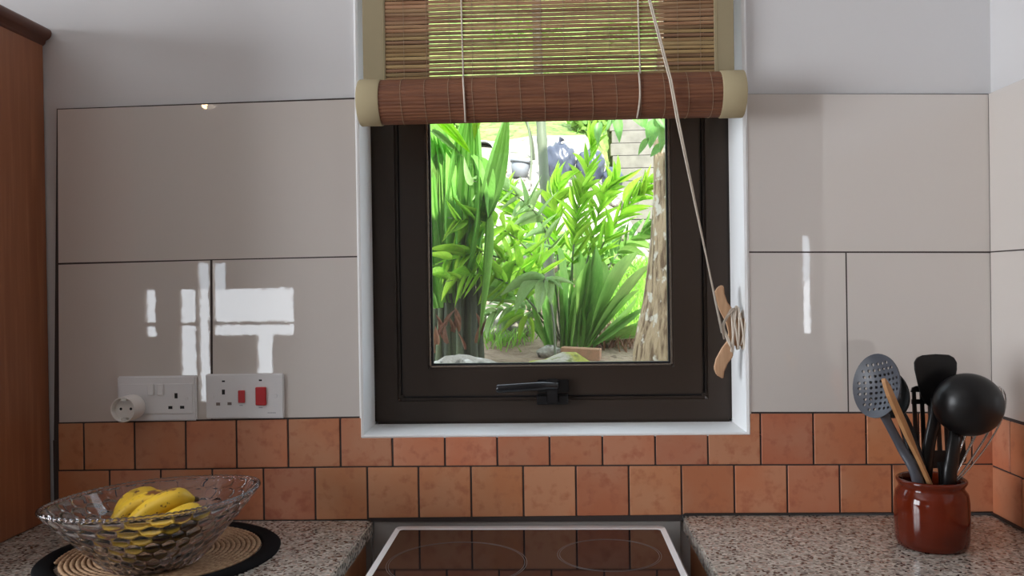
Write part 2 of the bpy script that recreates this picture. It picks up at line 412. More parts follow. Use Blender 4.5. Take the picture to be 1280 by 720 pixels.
# back wall: the openings onto the sunlit terrace that the glazed tiles mirror
def mir(px, py):
    p = PY(px, py, -YB); return p.x, p.z
xs = [180, 183, 197, 226, 246, 249, 263, 268, 284, 321, 341, 368]
ys = [328, 361, 402, 406, 419, 432, 470, 502]
openc = set()
def opn(x0, x1, y0, y1):
    for i in range(len(xs)-1):
        for j in range(len(ys)-1):
            if xs[i] >= x0 and xs[i+1] <= x1 and ys[j] >= y0 and ys[j+1] <= y1: openc.add((i, j))
opn(183, 197, 361, 402); opn(183, 197, 406, 419); opn(226, 246, 361, 402); opn(226, 246, 406, 432)
opn(249, 263, 328, 502); opn(268, 368, 361, 402); opn(268, 368, 406, 419); opn(268, 284, 328, 361); opn(321, 341, 419, 470); opn(226, 246, 432, 470)
X = [mir(x, 400)[0] for x in xs]; Z = [mir(300, y)[1] for y in ys]
cells = [box(X[i], X[i+1], YB-0.04, YB, Z[j+1], Z[j]) for i in range(len(xs)-1) for j in range(len(ys)-1) if (i, j) not in openc]
sx0, sx1 = mir(1003, 350)[0], mir(1013, 350)[0]; sz1, sz0 = mir(1008, 294)[1], mir(1008, 417)[1]
cells += [box(XL-0.15, X[0], YB-0.04, YB, 0, HC), box(X[0], X[-1], YB-0.04, YB, Z[0], HC), box(X[0], X[-1], YB-0.04, YB, 0, Z[-1]),
          box(X[-1], sx0, YB-0.04, YB, 0, HC), box(sx1, XE+0.12, YB-0.04, YB, 0, HC), box(sx0, sx1, YB-0.04, YB, 0, sz0), box(sx0, sx1, YB-0.04, YB, sz1, HC)]
make('wall_back', merge(*cells), M['room'], kind='structure')

# ------------------------------------------------------------------ wall tiles (each one a piece of its wall)
make('grout_bed', merge(prism_xz([(PY(71, 136, -.0096).x, PY(71, 136, -.0096).z), (PY(448, 122.5, -.005).x, PY(448, 122.5, -.005).z), (PY(450.5, 521, -.005).x, PY(450.5, 547.5, -.005).z-0.002), (PY(71, 660, -.005).x, PY(450.5, 547.5, -.005).z-0.002)], -0.0098, 0.0),
     prism_xz([(PY(934, 118, -.005).x, PY(934, 118, -.005).z), (XR, PY(1238, 118, -.005).z), (XR, PY(936, 542, -.005).z), (PY(938, 542, -.005).x, PY(936, 542, -.005).z)], -0.0098, 0.0),
     box(PY(71, 600, 0).x, XR, -0.0105, 0.0, 0.888, PY(690, 545, 0).z)), M['grout'], wall_front)
def tile(pxs, face, m, bev=0.0008):
    poly = [(PY(x, y, face).x, PY(x, y, face).z) for x, y in pxs]
    return make('tile', prism_xz(poly, face, 0.0), m, wall_front, bevel=bev)
TF = -0.010
for q in ([(72, 137), (446.5, 124), (448, 319.8), (73, 328.6)],
          [(73, 331), (262.8, 325.6), (263.6, 524.0), (74, 528)],
          [(265.6, 325.4), (448, 321.6), (450.5, 520.4), (266.2, 523.8)],
          [(932.5, 117.5), (1236.6, 118.2), (1239.6, 314.2), (935, 314.2)],
          [(935, 316.2), (1056.6, 316.2), (1059.6, 514.6), (938, 514.8)],
          [(1058.4, 316.2), (1239.8, 316.4), (1243.6, 514.6), (1061.4, 514.6)]):
    tile(q, TF, M['tile'], 0.0)
def interp(tab, x):
    for (a, ya), (b, yb) in zip(tab, tab[1:]):
        if x <= b: return ya+(yb-ya)*(x-a)/(b-a)
    return tab[-1][1]
TOP = [(60, 530.2), (447, 522.8), (935, 517.4), (1260, 516.8)]
MID = [(60, 588.6), (260, 586.2), (447, 583.6), (860, 581.6), (1260, 580.4)]
SLO = 0.0145
TT = -0.012
def quad(x0, x1, t0, b0, ym, g=1.15):
    """tile between grout centres x0,x1 (given at height ym) and the two edge curves"""
    def X(x, y): return x+SLO*(y-ym)
    x0 += g; x1 -= g
    ya, yb, yc, yd = t0(x0), t0(x1), b0(x1), b0(x0)
    return [(X(x0, ya), ya), (X(x1, yb), yb), (X(x1, yc), yc), (X(x0, yd), yd)]
row1 = [72, 104.5, 168, 232, 295.5, 360, 425.5, 490.5, 556, 621.5, 687, 753, 819, 885, 951, 1017, 1083, 1149, 1215, 1247.5]
row2 = [72, 137, 201, 265.5, 329.5, 394, 459.3, 523.4, 589, 654.3, 720.2, 786.3, 852.2, 918.2, 984.3, 1050, 1115.5, 1181, 1248.3]
wb = lambda x: 547.9+(542.4-547.9)*(x-452)/(937-452)      # underside of the window reveal
for a, b in zip(row1, row1[1:]):
    top = lambda x: interp(TOP, x)
    bot = lambda x: interp(MID, x)-0.9
    q = quad(a, b, top, bot, 552)
    if a == 425.5: q = [q[0], (451.6, top(450)), (452.0, wb(452)), (q[1][0], wb(489)), q[2], q[3]]
    elif a == 885: q = [(q[0][0], wb(885)), (937.6, wb(937)), (937.3, top(937)), q[1], q[2], q[3]]
    elif 430 < a < 885: q = quad(a, b, wb, bot, 552)
    tile(q, TT, M['terra'])
for a, b in zip(row2, row2[1:]):
    tile(quad(a, b, lambda x: interp(MID, x)+0.9, lambda x: 651.5-0.0102*(x-72)+(1.5 if x < 460 else 0), 615), TT, M['terra'])
# right-hand wall: same courses turning the corner
zs_big = [PY(1236, 118.2, 0).z, PY(1238, 315.2, 0).z, PY(1242, 515.5, 0).z]
zs_ter = [PY(1245, 517.5, 0).z, PY(1246, 580.6, 0).z, PY(1247, 646, 0).z]
make('grout_bed', box(XR-0.0098, XR, -0.998, 0.0, 0.86, zs_big[0]-0.001), M['grout'], wall_right)
for j in range(2):
    y = -0.012
    for k, ln in enumerate((0.60, 0.37) if j == 0 else (0.30, 0.60, 0.068)):
        make('tile', box(XR-0.010, XR, y-ln+0.0015, y, zs_big[j+1]+0.0012, zs_big[j]-0.0012), M['tile'], wall_right); y -= ln
    y = -0.013
    lens = ([0.063]+[0.1]*9) if j == 0 else ([0.1]*9+[0.07])
    for k, ln in enumerate(lens):
        make('tile', box(XR-0.012, XR, y-ln+0.0032, y, zs_ter[j+1]+0.0014, zs_ter[j]-0.0014), M['terra'], wall_right, bevel=0.0012); y -= ln
# grey panel on the wall behind the cooker
gx0, gx1 = PY(466.5, 660, -0.008).x, PY(851, 660, -0.008).x
make('panel', box(gx0, gx1, -0.008, 0.0, 0.3, PY(650, 649, -.008).z), M['greypanel'], wall_front, bevel=0.001)
make('panel', box(gx0-0.2, gx0-0.004, -0.008, 0.0, 0.3, 0.86), M['greypanel'], wall_front, bevel=0.001)

# ------------------------------------------------------------------ window
win = thing('window_1', (0.5*(il+ir), YF+0.03, jb), kind='structure')
s0, s1, sb = PY(500, 400, YF).x, PY(880, 400, YF).x, PY(690, 496, YF).z
st = jt-0.05
g0, g1, gb = PY(540, 420, 0.115).x, PY(836.5, 420, 0.115).x, PY(690, 454.5, 0.115).z
gt = st-0.06
make('outer_frame', ring_xz((il, ir, jb, jt), (s0-0.001, s1+0.001, sb-0.001, st+0.001), YF, YF+0.07), M['frame'], win, bevel=0.006, seg=2)
make('gasket', ring_xz((s0-0.004, s1+0.004, sb-0.004, st+0.004), (s0+0.02, s1-0.02, sb+0.02, st-0.02), YF+0.012, YF+0.05), M['gasket'], win)
make('sash', ring_xz((s0+0.0035, s1-0.0035, sb+0.0035, st-0.0035), (g0-0.004, g1+0.004, gb-0.004, gt+0.004), YF-0.003, YF+0.06), M['frame'], win, bevel=0.003, seg=2)
make('glazing_bead', ring_xz((g0-0.006, g1+0.006, gb-0.006, gt+0.006), (g0-0.001, g1+0.001, gb-0.001, gt+0.001), YF+0.004, YF+0.012), M['bead'], win)
make('glazing_seal', ring_xz((g0-0.004, g1+0.004, gb-0.004, gt+0.004), (g0+0.003, g1-0.003, gb+0.003, gt-0.003), YF+0.010, YF+0.018), M['gasket'], win)
make('glass_pane', box(g0-0.004, g1+0.004, YF+0.020, YF+0.024, gb-0.004, gt+0.004), M['pane'], win)
# casement handle
def pw(x, y, Y): p = PY(x, y, Y); return p
hb = pw(694, 482, YF-0.003)
def pbox(x0, x1, y0, y1, Ya, Yb): 
    a, b = PY(x0, y1, Ya), PY(x1, y0, Ya); return box(a.x, b.x, Ya, Yb, a.z, b.z)
hd = make('handle_base', pbox(672, 711, 474.5, 491, YF-0.012, YF-0.003), M['blackmetal'], win, bevel=0.0015, seg=2)
make('pivot', pbox(684, 697, 474, 504, YF-0.030, YF-0.012), M['blackmetal'], hd, bevel=0.002, seg=2)
lever = tube(spline([pw(698, 482.5, YF-0.026), pw(680, 482.5, YF-0.036), pw(655, 484, YF-0.044), pw(626, 486, YF-0.046), pw(621.5, 486, YF-0.044)], 16), [0.0075]*4+[0.0085]*8+[0.0085]*3+[0.0075, 0.004], 10, hint=(0, 1, 0), flat=0.7)
make('lever', lever, M['blackmetal'], hd, smooth=True)
make('keeper', merge(pbox(671, 684, 495, 505, YF-0.02, YF), pbox(698, 710, 495, 505, YF-0.02, YF), pbox(671, 710, 492, 506, YF-0.006, YF)), M['blackmetal'], win, bevel=0.001)

# ------------------------------------------------------------------ roll-up reed blind
YH = -0.022
bx0, bx1 = PY(454, 60, YH).x, PY(917, 60, YH).x
sx0, sx1 = PY(482, 60, YH).x, PY(892.5, 60, YH).x
rr = 0.0405; yc = YH-rr-0.001
zc = PY(690, 121.5, yc-rr*0.3).z
ztop = zt+0.06
blind = thing('reed_blind', (0.5*(bx0+bx1), YH, ztop), 'brown reed roll-up blind with khaki edges hanging half lowered over the window', 'blind')
make('head_rail', box(bx0, bx1, YH-0.004, -0.014, ztop-0.035, ztop), M['cabwood'], blind, bevel=0.002)
pitch = 0.00748; slat_meshes = []
nsl = int((ztop-0.035-zc-0.012)/pitch)
for k in range(nsl):
    z = zc+rr*0.65+0.004+k*pitch
    if k < 5:
        hgt = 0.0033+0.0001*(k % 3)
        pr = [(-0.0012, -hgt), (-0.0026, -hgt*0.5), (-0.0028, hgt*0.4), (-0.001, hgt), (0.0012, hgt*0.8), (0.0012, -hgt*0.8)]
        v, f = [], []
        for s in range(13):
            x = sx0-0.006+(sx1-sx0+0.012)*s/12; jt_ = random.uniform(-0.00035, 0.00035); jh = random.uniform(0.93, 1.06)
            v += [(x, YH+a, zc+b*jh+jt_) for a, b in pr]
        for s in range(12):
            for q in range(6): f.append((s*6+q, s*6+(q+1) % 6, s*6+6+(q+1) % 6, s*6+6+q))
        f += [tuple(range(5, -1, -1)), tuple(range(72, 78))]
        o = make('slat', (v, f), M['slat'], blind); slat_meshes.append(o.data); o.location = (0, 0, z-zc)
    else:
        o = bpy.data.objects.new('slat', slat_meshes[random.randrange(5)]); col.objects.link(o); o.parent = blind; o.location = (0, 0, z-zc)
for k in range(14):
    x = PY(505+28.5*k, 60, YH).x
    make('thread', box(x-0.0004, x+0.0004, YH-0.0034, YH-0.0028, zc+rr*0.5, ztop-0.03), M['thread'], blind)
for a, b in ((bx0, sx0), (sx1, bx1)):
    make('edge_binding', box(a, b, YH-0.0042, YH+0.002, zc+rr*0.3, ztop-0.01), M['binding'], blind, bevel=0.001)
    xx = b-0.004 if a == bx0 else a+0.004
    make('edge_seam', box(xx-0.0006, xx+0.0006, YH-0.0050, YH-0.0040, zc+rr*0.4, ztop-0.02), M['cuff'], blind)
# the roll: scalloped by the slats lying along it
rx0, rx1 = PY(450.5, 120, yc).x, PY(928, 120, yc).x
c0, c1 = PY(472, 120, yc-rr).x, PY(904.5, 120, yc-rr).x
def rollfn(x, r, amp, cnt, n=216):
    return [(x, yc+(r-amp*(1-abs(math.sin(cnt*math.pi*k/n))))*math.sin(2*math.pi*k/n), zc+(r-amp*(1-abs(math.sin(cnt*math.pi*k/n))))*math.cos(2*math.pi*k/n)) for k in range(n)]
v = rollfn(c0-0.004, rr, 0.0012, 36)+rollfn(c1+0.004, rr, 0.0012, 36); n = 216
make('roll', (v, [(k, (k+1) % n, n+(k+1) % n, n+k) for k in range(n)]+[tuple(range(n-1, -1, -1)), tuple(range(n, 2*n))]), M['roll'], blind)
for a, b in ((rx0, c0), (c1, rx1)):
    n = 48; v, f = [], []
    prof = [(a, rr-0.006), (a, rr+0.0005), (a+0.002, rr+0.0018), (b-0.002, rr+0.0018), (b, rr+0.0012), (b, rr-0.006)]
    for x, r in prof:
        v += [(x, yc+r*math.sin(2*math.pi*k/n), zc+r*math.cos(2*math.pi*k/n)) for k in range(n)]
    for i in range(5):
        for k in range(n): f.append((i*n+k, i*n+(k+1) % n, (i+1)*n+(k+1) % n, (i+1)*n+k))
    f += [tuple(range(n)), tuple(range(5*n, 6*n))]
    o = make('end_cuff', (v, f), M['cuff'], blind); auto_smooth(o)
    # spiral of the rolled edge showing at the end
    xe = a-0.0008 if a == rx0 else b+0.0008
    sp = [(xe, yc+(0.006+0.0045*t/6.283)*math.sin(t), zc+(0.006+0.0045*t/6.283)*math.cos(t)) for t in [0.35*i for i in range(128)] if 0.006+0.0045*t/6.283 < rr-0.001]
    make('rolled_edge', tube(sp, 0.0009, 5), M['binding'], o)
for k in range(15):
    x = PY(472+30.1*(k+0.93), 120, yc-rr).x
    if x > c1: continue
    rg = [(x+0.0012*math.sin(t*2), yc+(rr+0.0003)*math.sin(t), zc+(rr+0.0003)*math.cos(t)) for t in [2*math.pi*i/36 for i in range(36)]]
    make('thread', tube(rg, 0.0005, 5, closed=True), M['thread'], blind)
# lift cords
for px in (576.5, 797.5):
    a = PY(px, 0, YH-0.005)
    pts = [(a.x, YH-0.005, ztop-0.03), (a.x, YH-0.005, a.z), (a.x+0.002, YH-0.006, zc+rr+0.006)]
    for t, ta, tb in ((20, 579, 799), (50, 579.3, 799.4), (80, 579.8, 800), (110, 580.4, 799.6), (140, 581, 797.5), (165, 581.2, 796)):
        y_, z_ = yc-(rr+0.0016)*math.sin(R(t)), zc+(rr+0.0016)*math.cos(R(t)); pts.append((PY(ta if px < 700 else tb, 120, y_).x, y_, z_))
    make('lift_cord', tube(spline(pts, 40), 0.0016, 7), M['cord'], blind, smooth=True)
# pull cord down to the cleat, two strands
YCL = 0.004
p0 = PY(811, -2, -0.075)
for dx in (0, 1):
    e = PY(905-3*dx, 424-8*dx, YCL-0.012)
    pts = [(p0.x-0.018, YH-0.006, ztop-0.03), (p0.x+0.0028*dx, -0.07, p0.z), PY(837+2.3*dx, 100, -0.112), PY(846+2.4*dx, 150, -0.108), PY(871+2.2*dx, 262, -0.055), PY(890+1.6*dx, 352, -0.005), e]
    make('pull_cord', tube([Vector(p) for p in pts[:2]]+spline([Vector(p) for p in pts[2:4]], 4)+[Vector(e)], 0.0015, 7), M['cord'], blind, smooth=True)
# wooden cleat on the reveal
cl = [(120, 83), (95, 95), (72, 130), (80, 185), (110, 255), (148, 330), (163, 390), (158, 440), (120, 490), (82, 560), (68, 620), (85, 665), (125, 688), (132, 640), (155, 585), (187, 545), (192, 400), (187, 240), (152, 195), (133, 140), (128, 92)]
cpx = [(880+u/5.14, 340+vv/5.14) for u, vv in cl]
poly = [(PY(x, y, YCL-0.006).x, PY(x, y, YCL-0.006).z) for x, y in cpx]
xw = PY(924, 415, YCL).x
cleat = thing('cord_cleat', (xw, YCL, PY(905, 415, YCL).z), 'pale wooden horned cleat on the white window reveal with cord wound round it', 'cleat')
make('horns', prism_xz(poly, YCL-0.007, YCL+0.007), M['ply'], cleat, bevel=0.002, seg=2)
m0, m1 = PY(914, 432, YCL), PY(934, 398, YCL)
make('stem', box(poly[16][0]-0.004, m1.x+0.02, YCL-0.006, YCL+0.008, m0.z, m1.z), M['ply'], cleat, bevel=0.001)
for k in range(6):
    cxp = PY(914.0+2.7*k, 414, YCL).x
    cz = PY(905, 413-0.8*k, YCL).z; hh = 0.042-0.0012*k+0.003*math.sin(k*2.1)
    pts = []
    for i in range(28):
        a = 2*math.pi*i/28
        pts.append((cxp+0.0025*math.sin(a*1+k)+0.004*(math.sin(a))*(1 if k % 2 else -1), YCL-0.001+0.0135*math.cos(a), cz+hh*math.sin(a)))
    make('cord_turn', tube(pts, 0.0022, 7, closed=True), M['cord'], cleat, smooth=True)
for k in range(2):
    pts = [PY(915+3*k, 385, YCL-0.012), PY(906+1*k, 400, YCL-0.013), PY(903+2*k, 410, YCL-0.0125), PY(908+2*k, 422, YCL-0.012), PY(914, 434-3*k, YCL-0.012)]
    make('cord_turn', tube(spline(pts, 14), 0.0019, 7), M['cord'], cleat, smooth=True)

# ------------------------------------------------------------------ sockets
def px_box(x0, x1, y0, y1, Ya, Yb):
    a, b = PY(x0, y1, Ya), PY(x1, y0, Ya)
    return box(a.x, b.x, Ya, Yb, a.z, b.z)
def disc_y(px, py, r, Ya, Yb, n=20):
    p = PY(px, py, Ya)
    poly = [(p.x+r*math.cos(2*math.pi*k/n), p.z+r*math.sin(2*math.pi*k/n)) for k in range(n)]
    return prism_xz(poly, Ya, Yb)
p = PY(196, 527, TF)
s1o = thing('wall_socket', (p.x, TF, p.z), 'white double wall socket with two rocker switches and a round adaptor plugged in', 'wall socket')
make('back_plate', px_box(147.2, 244.6, 469.6, 526.6, TF-0.007, TF), M['white'], s1o, bevel=0.0025, seg=3)
make('face_plate', px_box(149.5, 240.8, 478.8, 518.5, TF-0.0088, TF-0.005), M['white'], s1o, bevel=0.0016, seg=3)
for x in (184.2, 196.4):
    make('rocker_switch', px_box(x, x+7.2, 480.2, 494.4, TF-0.0128, TF-0.008), M['white'], s1o, bevel=0.001)
for x0, x1, y0, y1 in ((218.2, 221.8, 491.4, 498.0), (210.4, 215.4, 507.6, 511.3), (225.0, 230.2, 507.3, 511.0)):
    make('pin_hole', px_box(x0, x1, y0, y1, TF-0.0092, TF-0.0080), M['hole'], s1o)
make('screw', disc_y(233.6, 497.8, 0.0035, TF-0.0096, TF-0.008), M['white'], s1o, bevel=0.0005)
# round adaptor
p = PY(168, 508, TF-0.011)
ad = thing('plug_adaptor', (p.x, TF-0.011, p.z), 'round cream travel adaptor with two pin holes plugged into the double socket', 'adaptor')
Ra, La = 0.0238, 0.046
def lathe_y(profile, px_, pz_, y0, n=36, closed=False):
    v, f = lathe(profile, (0, 0, 0), n, closed)
    return [(px_+a, y0-c, pz_+b) for a, b, c in v], f
o = make('shell', lathe_y([(Ra*0.86, 0), (Ra*0.97, 0.003), (Ra, 0.008), (Ra, La-0.002), (Ra-0.001, La), (Ra-0.0022, La), (Ra-0.003, La-0.002), (Ra-0.0035, La-0.013), (0.0, La-0.013)], p.x, p.z, TF-0.011), M['offwhite'], ad); auto_smooth(o, 35)
for dx in (-0.0095, 0.0095):
    make('pin_hole', lathe_y([(0.0026, 0), (0.0026, 0.0005)], p.x+dx, p.z, TF-0.011-La+0.0132, 14), M['hole'], ad)
for dz in (-0.0185, 0.0185):
    make('earth_clip', box(p.x-0.005, p.x+0.005, TF-0.011-La+0.004, TF-0.011-La+0.014, p.z+dz-0.0022, p.z+dz+0.0022), M['brass'], ad)
# cooker control unit
p = PY(306, 523, TF)
s2 = thing('cooker_switch', (p.x, TF, p.z), 'white cooker switch plate with two red rocker switches and one socket', 'switch')
make('plate', px_box(257.6, 354.0, 467.0, 523.6, TF-0.0075, TF), M['white'], s2, bevel=0.002, seg=3)
YS = TF-0.0075
make('small_rocker', px_box(297.4, 305.2, 488.2, 503.8, YS-0.004, YS+0.001), M['red'], s2, bevel=0.001, label='small red rocker switch')
make('large_rocker', px_box(319.2, 331.8, 484.0, 507.0, YS-0.005, YS+0.001), M['red'], s2, bevel=0.0012, label='large red rocker switch')
for x0, x1, y0, y1, mm in ((277.4, 281, 487.0, 493.2, 'hole'), (270.2, 275.0, 503.2, 507.0, 'shutter'), (284.4, 289.4, 502.8, 506.4, 'shutter')):
    make('pin_hole', px_box(x0, x1, y0, y1, YS-0.0004, YS+0.001), M[mm], s2)
for x, y in ((279.2, 476.6), (325.4, 475.4)):
    make('indicator_slot', px_box(x-1.8, x+1.8, y-1.0, y+1.0, YS-0.0004, YS+0.001), M['hole'], s2)
for x, y in ((264.6, 496.4), (343.8, 494.8)):
    make('screw', disc_y(x, y, 0.0042, YS-0.0008, YS+0.001), M['white'], s2, bevel=0.0003)
make("printed_mark", merge(*[px_box(x, x+w_, y, y+1.1, YS-0.00015, YS+0.001) for x, w_, y in ((299.2, 4.2, 506.2), (323.6, 4.6, 508.8))]+
     [px_box(334.6+2.1*k, 336.1+2.1*k, 515.4, 516.6, YS-0.00015, YS+0.001) for k in range(5)]), M['print'], s2, kind='stuff')
make('printed_mark', merge(*[px_box(294.2+2.3*k, 295.4+2.3*k, 512.6, 513.6, YS-0.00012, YS+0.001) for k in range(6)]+[px_box(318.2+2.3*k, 319.4+2.3*k, 512.0, 513.0, YS-0.00012, YS+0.001) for k in range(6)]), M['white'], s2, kind='stuff')

# ------------------------------------------------------------------ worktops and base units
el = PZ(465, 651.5, ZT_L).x; er = PZ(851.5, 640.5, ZT_R).x
def worktop(x0, x1, z, lab, yb=-0.013):
    o = make('worktop', box(x0, x1, -0.62, yb, z-0.03, z), M['granite'], bevel=0.003, seg=2, label=lab, cat='worktop')
    return o
wl = worktop(-1.62, el, ZT_L, 'speckled grey granite worktop carrying the glass fruit bowl')
wr = worktop(er, XR-0.0125, ZT_R, 'speckled grey granite worktop carrying the brown utensil crock')
v = tube([(er+0.001, -0.02, ZT_R-0.012), (er+0.0005, -0.018, ZT_R+0.0005), (er+0.004, -0.0155, ZT_R+0.001), (XR-0.016, -0.0155, ZT_R+0.0015), (XR-0.0155, -0.02, ZT_R+0.0015), (XR-0.0155, -0.60, ZT_R+0.0015)], 0.0034, 8)
make('sealant_bead', v, M['sealant'], wr, smooth=True)
make('sealant_bead', tube([(el-0.003, -0.0148, ZT_L), (-0.958, -0.0148, ZT_L)], 0.0018, 6), M['sealant'], wl, smooth=True)
def base_unit(x0, x1, ztop_, lab, ndoor):
    u = thing('base_cabinet', (0.5*(x0+x1), -0.3, 0.0), lab, 'cabinet')
    make('body', box(x0, x1, -0.575, -0.02, 0.1, ztop_), M['basewood'], u, bevel=0.002)
    make('plinth', box(x0+0.005, x1-0.005, -0.53, -0.04, 0.0, 0.1), M['basewood'], u)
    wd = (x1-x0)/ndoor
    for k in range(ndoor):
        d = make('door', merge(box(x0+wd*k+0.003, x0+wd*(k+1)-0.003, -0.592, -0.576, 0.11, ztop_-0.005), box(x0+wd*k+0.06, x0+wd*(k+1)-0.06, -0.597, -0.592, 0.17, ztop_-0.065)), M['basewood'], u)
        make('knob', lathe_y([(0.004, 0), (0.004, 0.012), (0.013, 0.016), (0.014, 0.022), (0.0, 0.027)], x0+wd*k+0.04, ztop_-0.12, -0.592, 16), M['brass'], d, smooth=True)
base_unit(-1.6, el-0.012, ZT_L-0.03, 'orange wooden base cabinet under the worktop with the fruit bowl', 2)
base_unit(er+0.012, XR-0.02, ZT_R-0.03, 'orange wooden base cabinet under the worktop with the utensil crock', 1)

# ------------------------------------------------------------------ tall cupboard standing on the left worktop
xc = PY(60.5, 400, -0.003).x
cz1 = PY(57, 55, -0.01).z
cup = thing('dresser_cupboard', (xc-0.27, -0.2, ZT_L), 'red-brown wooden cupboard with dark rounded cornice standing on the worktop', 'cupboard')
make('body', box(xc-0.54, xc, -0.36, -0.004, ZT_L+0.0008, cz1), M['cabwood'], cup, bevel=0.002)
pr = [(0.000, 0), (0.004, 0.004), (0.006, 0.010), (0.012, 0.013), (0.016, 0.018), (0.0175, 0.024), (0.0155, 0.030), (0.009, 0.034), (0.0, 0.035)]
v, f = [], []
for e_, z in pr:
    v += [(xc+e_, -0.004, cz1+z-0.002), (xc+e_, -0.36-e_, cz1+z-0.002), (xc-0.54-e_, -0.36-e_, cz1+z-0.002), (xc-0.54-e_, -0.004, cz1+z-0.002)]
for i in range(len(pr)-1):
    for k in range(4): f.append((4*i+k, 4*i+(k+1) % 4, 4*i+4+(k+1) % 4, 4*i+4+k))
f += [(3, 2, 1, 0), tuple(range(4*len(pr)-4, 4*len(pr)))]
o = make('cornice', (v, f), M['crown'], cup); auto_smooth(o, 50)
for k in range(2):
    a = xc-0.54+0.27*k
    d = make('door', merge(ring_xz((a+0.003, a+0.267, ZT_L+0.01, cz1-0.01), (a+0.05, a+0.22, ZT_L+0.06, cz1-0.06), -0.378, -0.361), box(a+0.048, a+0.222, -0.372, -0.366, ZT_L+0.058, cz1-0.058)), M['cabwood'], cup)
    make('knob', lathe_y([(0.004, 0), (0.004, 0.012), (0.012, 0.016), (0.013, 0.022), (0.0, 0.026)], a+(0.245 if k == 0 else 0.025), ZT_L+0.4, -0.378, 16), M['brass'], d, smooth=True)

# ------------------------------------------------------------------ cooker
ZH = 0.896
ha, hb_ = PZ(493.8, 657.5, ZH), PZ(831.8, 655.2, ZH)
hx0, hx1, hy1 = ha.x, hb_.x, 0.5*(ha.y+hb_.y)
hy0 = hy1-0.53
ck = thing('cooker', (0.5*(hx0+hx1), 0.5*(hy0+hy1), 0.0), 'white freestanding cooker with black ceramic glass hob between the worktops', 'cooker')
make('body', box(hx0+0.008, hx1-0.008, hy0+0.005, hy1-0.005, 0.05, ZH-0.025), M['enamel'], ck, bevel=0.004, seg=2)
ri, ro = rrect(hx0+0.0135, hx1-0.0135, hy0+0.014, hy1-0.026, 0.006), rrect(hx0, hx1, hy0, hy1, 0.014)
rm = rrect(hx0+0.004, hx1-0.004, hy0+0.004, hy1-0.006, 0.012)
n = len(ro); v = [(x, y, ZH-0.024) for x, y in ro]+[(x, y, ZH-0.005) for x, y in ro]+[(x, y, ZH) for x, y in rm]+[(x, y, ZH) for x, y in ri]+[(x, y, ZH-0.024) for x, y in ri]
f = []
for i in range(5):
    j = (i+1) % 5
    for k in range(n): f.append((i*n+k, i*n+(k+1) % n, j*n+(k+1) % n, j*n+k))
o = make('hob_frame', (v, f), M['enamel'], ck); auto_smooth(o, 45)
hobg = make('glass_top', prism_xy(ri, ZH-0.006, ZH-0.0008), M['hob'], ck)
def annulus(cx, cyy, r, wd, z, n=72):
    v = [(cx+(r+s)*math.cos(2*math.pi*k/n), cyy+(r+s)*math.sin(2*math.pi*k/n), z+q) for s, q in ((0, 0), (0, .0002), (wd, .0002), (wd, 0)) for k in range(n)]
    return v, [(i*n+k, i*n+(k+1) % n, ((i+1) % 4)*n+(k+1) % n, ((i+1) % 4)*n+k) for i in range(4) for k in range(n)]
cR, cL = PZ(761.5, 692.5, ZH), PZ(571, 703, ZH)
for c, r in ((cR, 0.0835), (cL, 0.111), (Vector((cR.x-0.01, cR.y-0.24, 0)), 0.0835), (Vector((cL.x+0.012, cL.y-0.215, 0)), 0.0835)):
    make('cooking_zone_ring', merge(annulus(c.x, c.y, r, 0.0007, ZH-0.0008), annulus(c.x, c.y, r-0.0035, 0.0007, ZH-0.0008)), M['hobring'], hobg)
make('control_panel', box(hx0+0.006, hx1-0.006, hy0-0.012, hy0+0.006, 0.76, ZH-0.026), M['enamel'], ck, bevel=0.003)
for k in range(5):
    make('control_knob', lathe_y([(0.02, 0), (0.02, 0.006), (0.015, 0.02), (0.0, 0.02)], hx0+0.06+k*(hx1-hx0-0.12)/4, 0.815, hy0-0.012, 20), M['darkknob'], ck)
od = make('oven_door', box(hx0+0.008, hx1-0.008, hy0-0.02, hy0+0.004, 0.2, 0.75), M['enamel'], ck, bevel=0.004)
make('oven_window', box(hx0+0.07, hx1-0.07, hy0-0.0215, hy0-0.018, 0.3, 0.62), M['ovenglass'], od)
make('door_handle', tube([(hx0+0.06, hy0-0.02, 0.70), (hx0+0.06, hy0-0.05, 0.70), (hx1-0.06, hy0-0.05, 0.70), (hx1-0.06, hy0-0.02, 0.70)], 0.008, 10), M['brass'], od, smooth=True)
for x in (hx0+0.04, hx1-0.04):
    for y in (hy0+0.05, hy1-0.05):
        make('foot', lathe([(0.018, 0), (0.018, 0.05)], (x, y, 0.0), 14), M['darkknob'], ck)
make('storage_drawer', box(hx0+0.008, hx1-0.008, hy0-0.012, hy0+0.004, 0.06, 0.19), M['enamel'], ck, bevel=0.003)

# ------------------------------------------------------------------ placemat
mc = Vector((-0.655, -0.222, ZT_L)); RM, RJ = 0.192, 0.162
pm = thing('placemat', mc, 'round woven jute placemat with black braided border under the fruit bowl', 'placemat')
make('black_border', lathe([(RJ-0.001, 0.0), (RJ-0.001, 0.0045), (RJ+0.004, 0.0062), (0.5*(RJ+RM), 0.0066), (RM-0.004, 0.0058), (RM, 0.003), (RM-0.001, 0.0)], mc, 96, closed=True), M['blackbraid'], pm, smooth=True, label='black braided border')
turns, pt = 19, RJ/19.4
pts, rads = [], []
ang_, step_ = 0.0, 0.0026
while True:
    r = 0.004+pt*ang_/(2*math.pi)
    if r > RJ-0.003: break
    pts.append((mc.x+r*math.cos(ang_), mc.y+r*math.sin(ang_), mc.z+0.0042)); rads.append(pt*0.48*(1+0.22*math.sin(len(pts)*2*math.pi/4.3)))
    ang_ += step_/max(r, 0.004)
make('jute_coil', tube(pts, rads, 6, hint=(0, 0, 1), flat=0.55), M['jute'], pm, smooth=True)

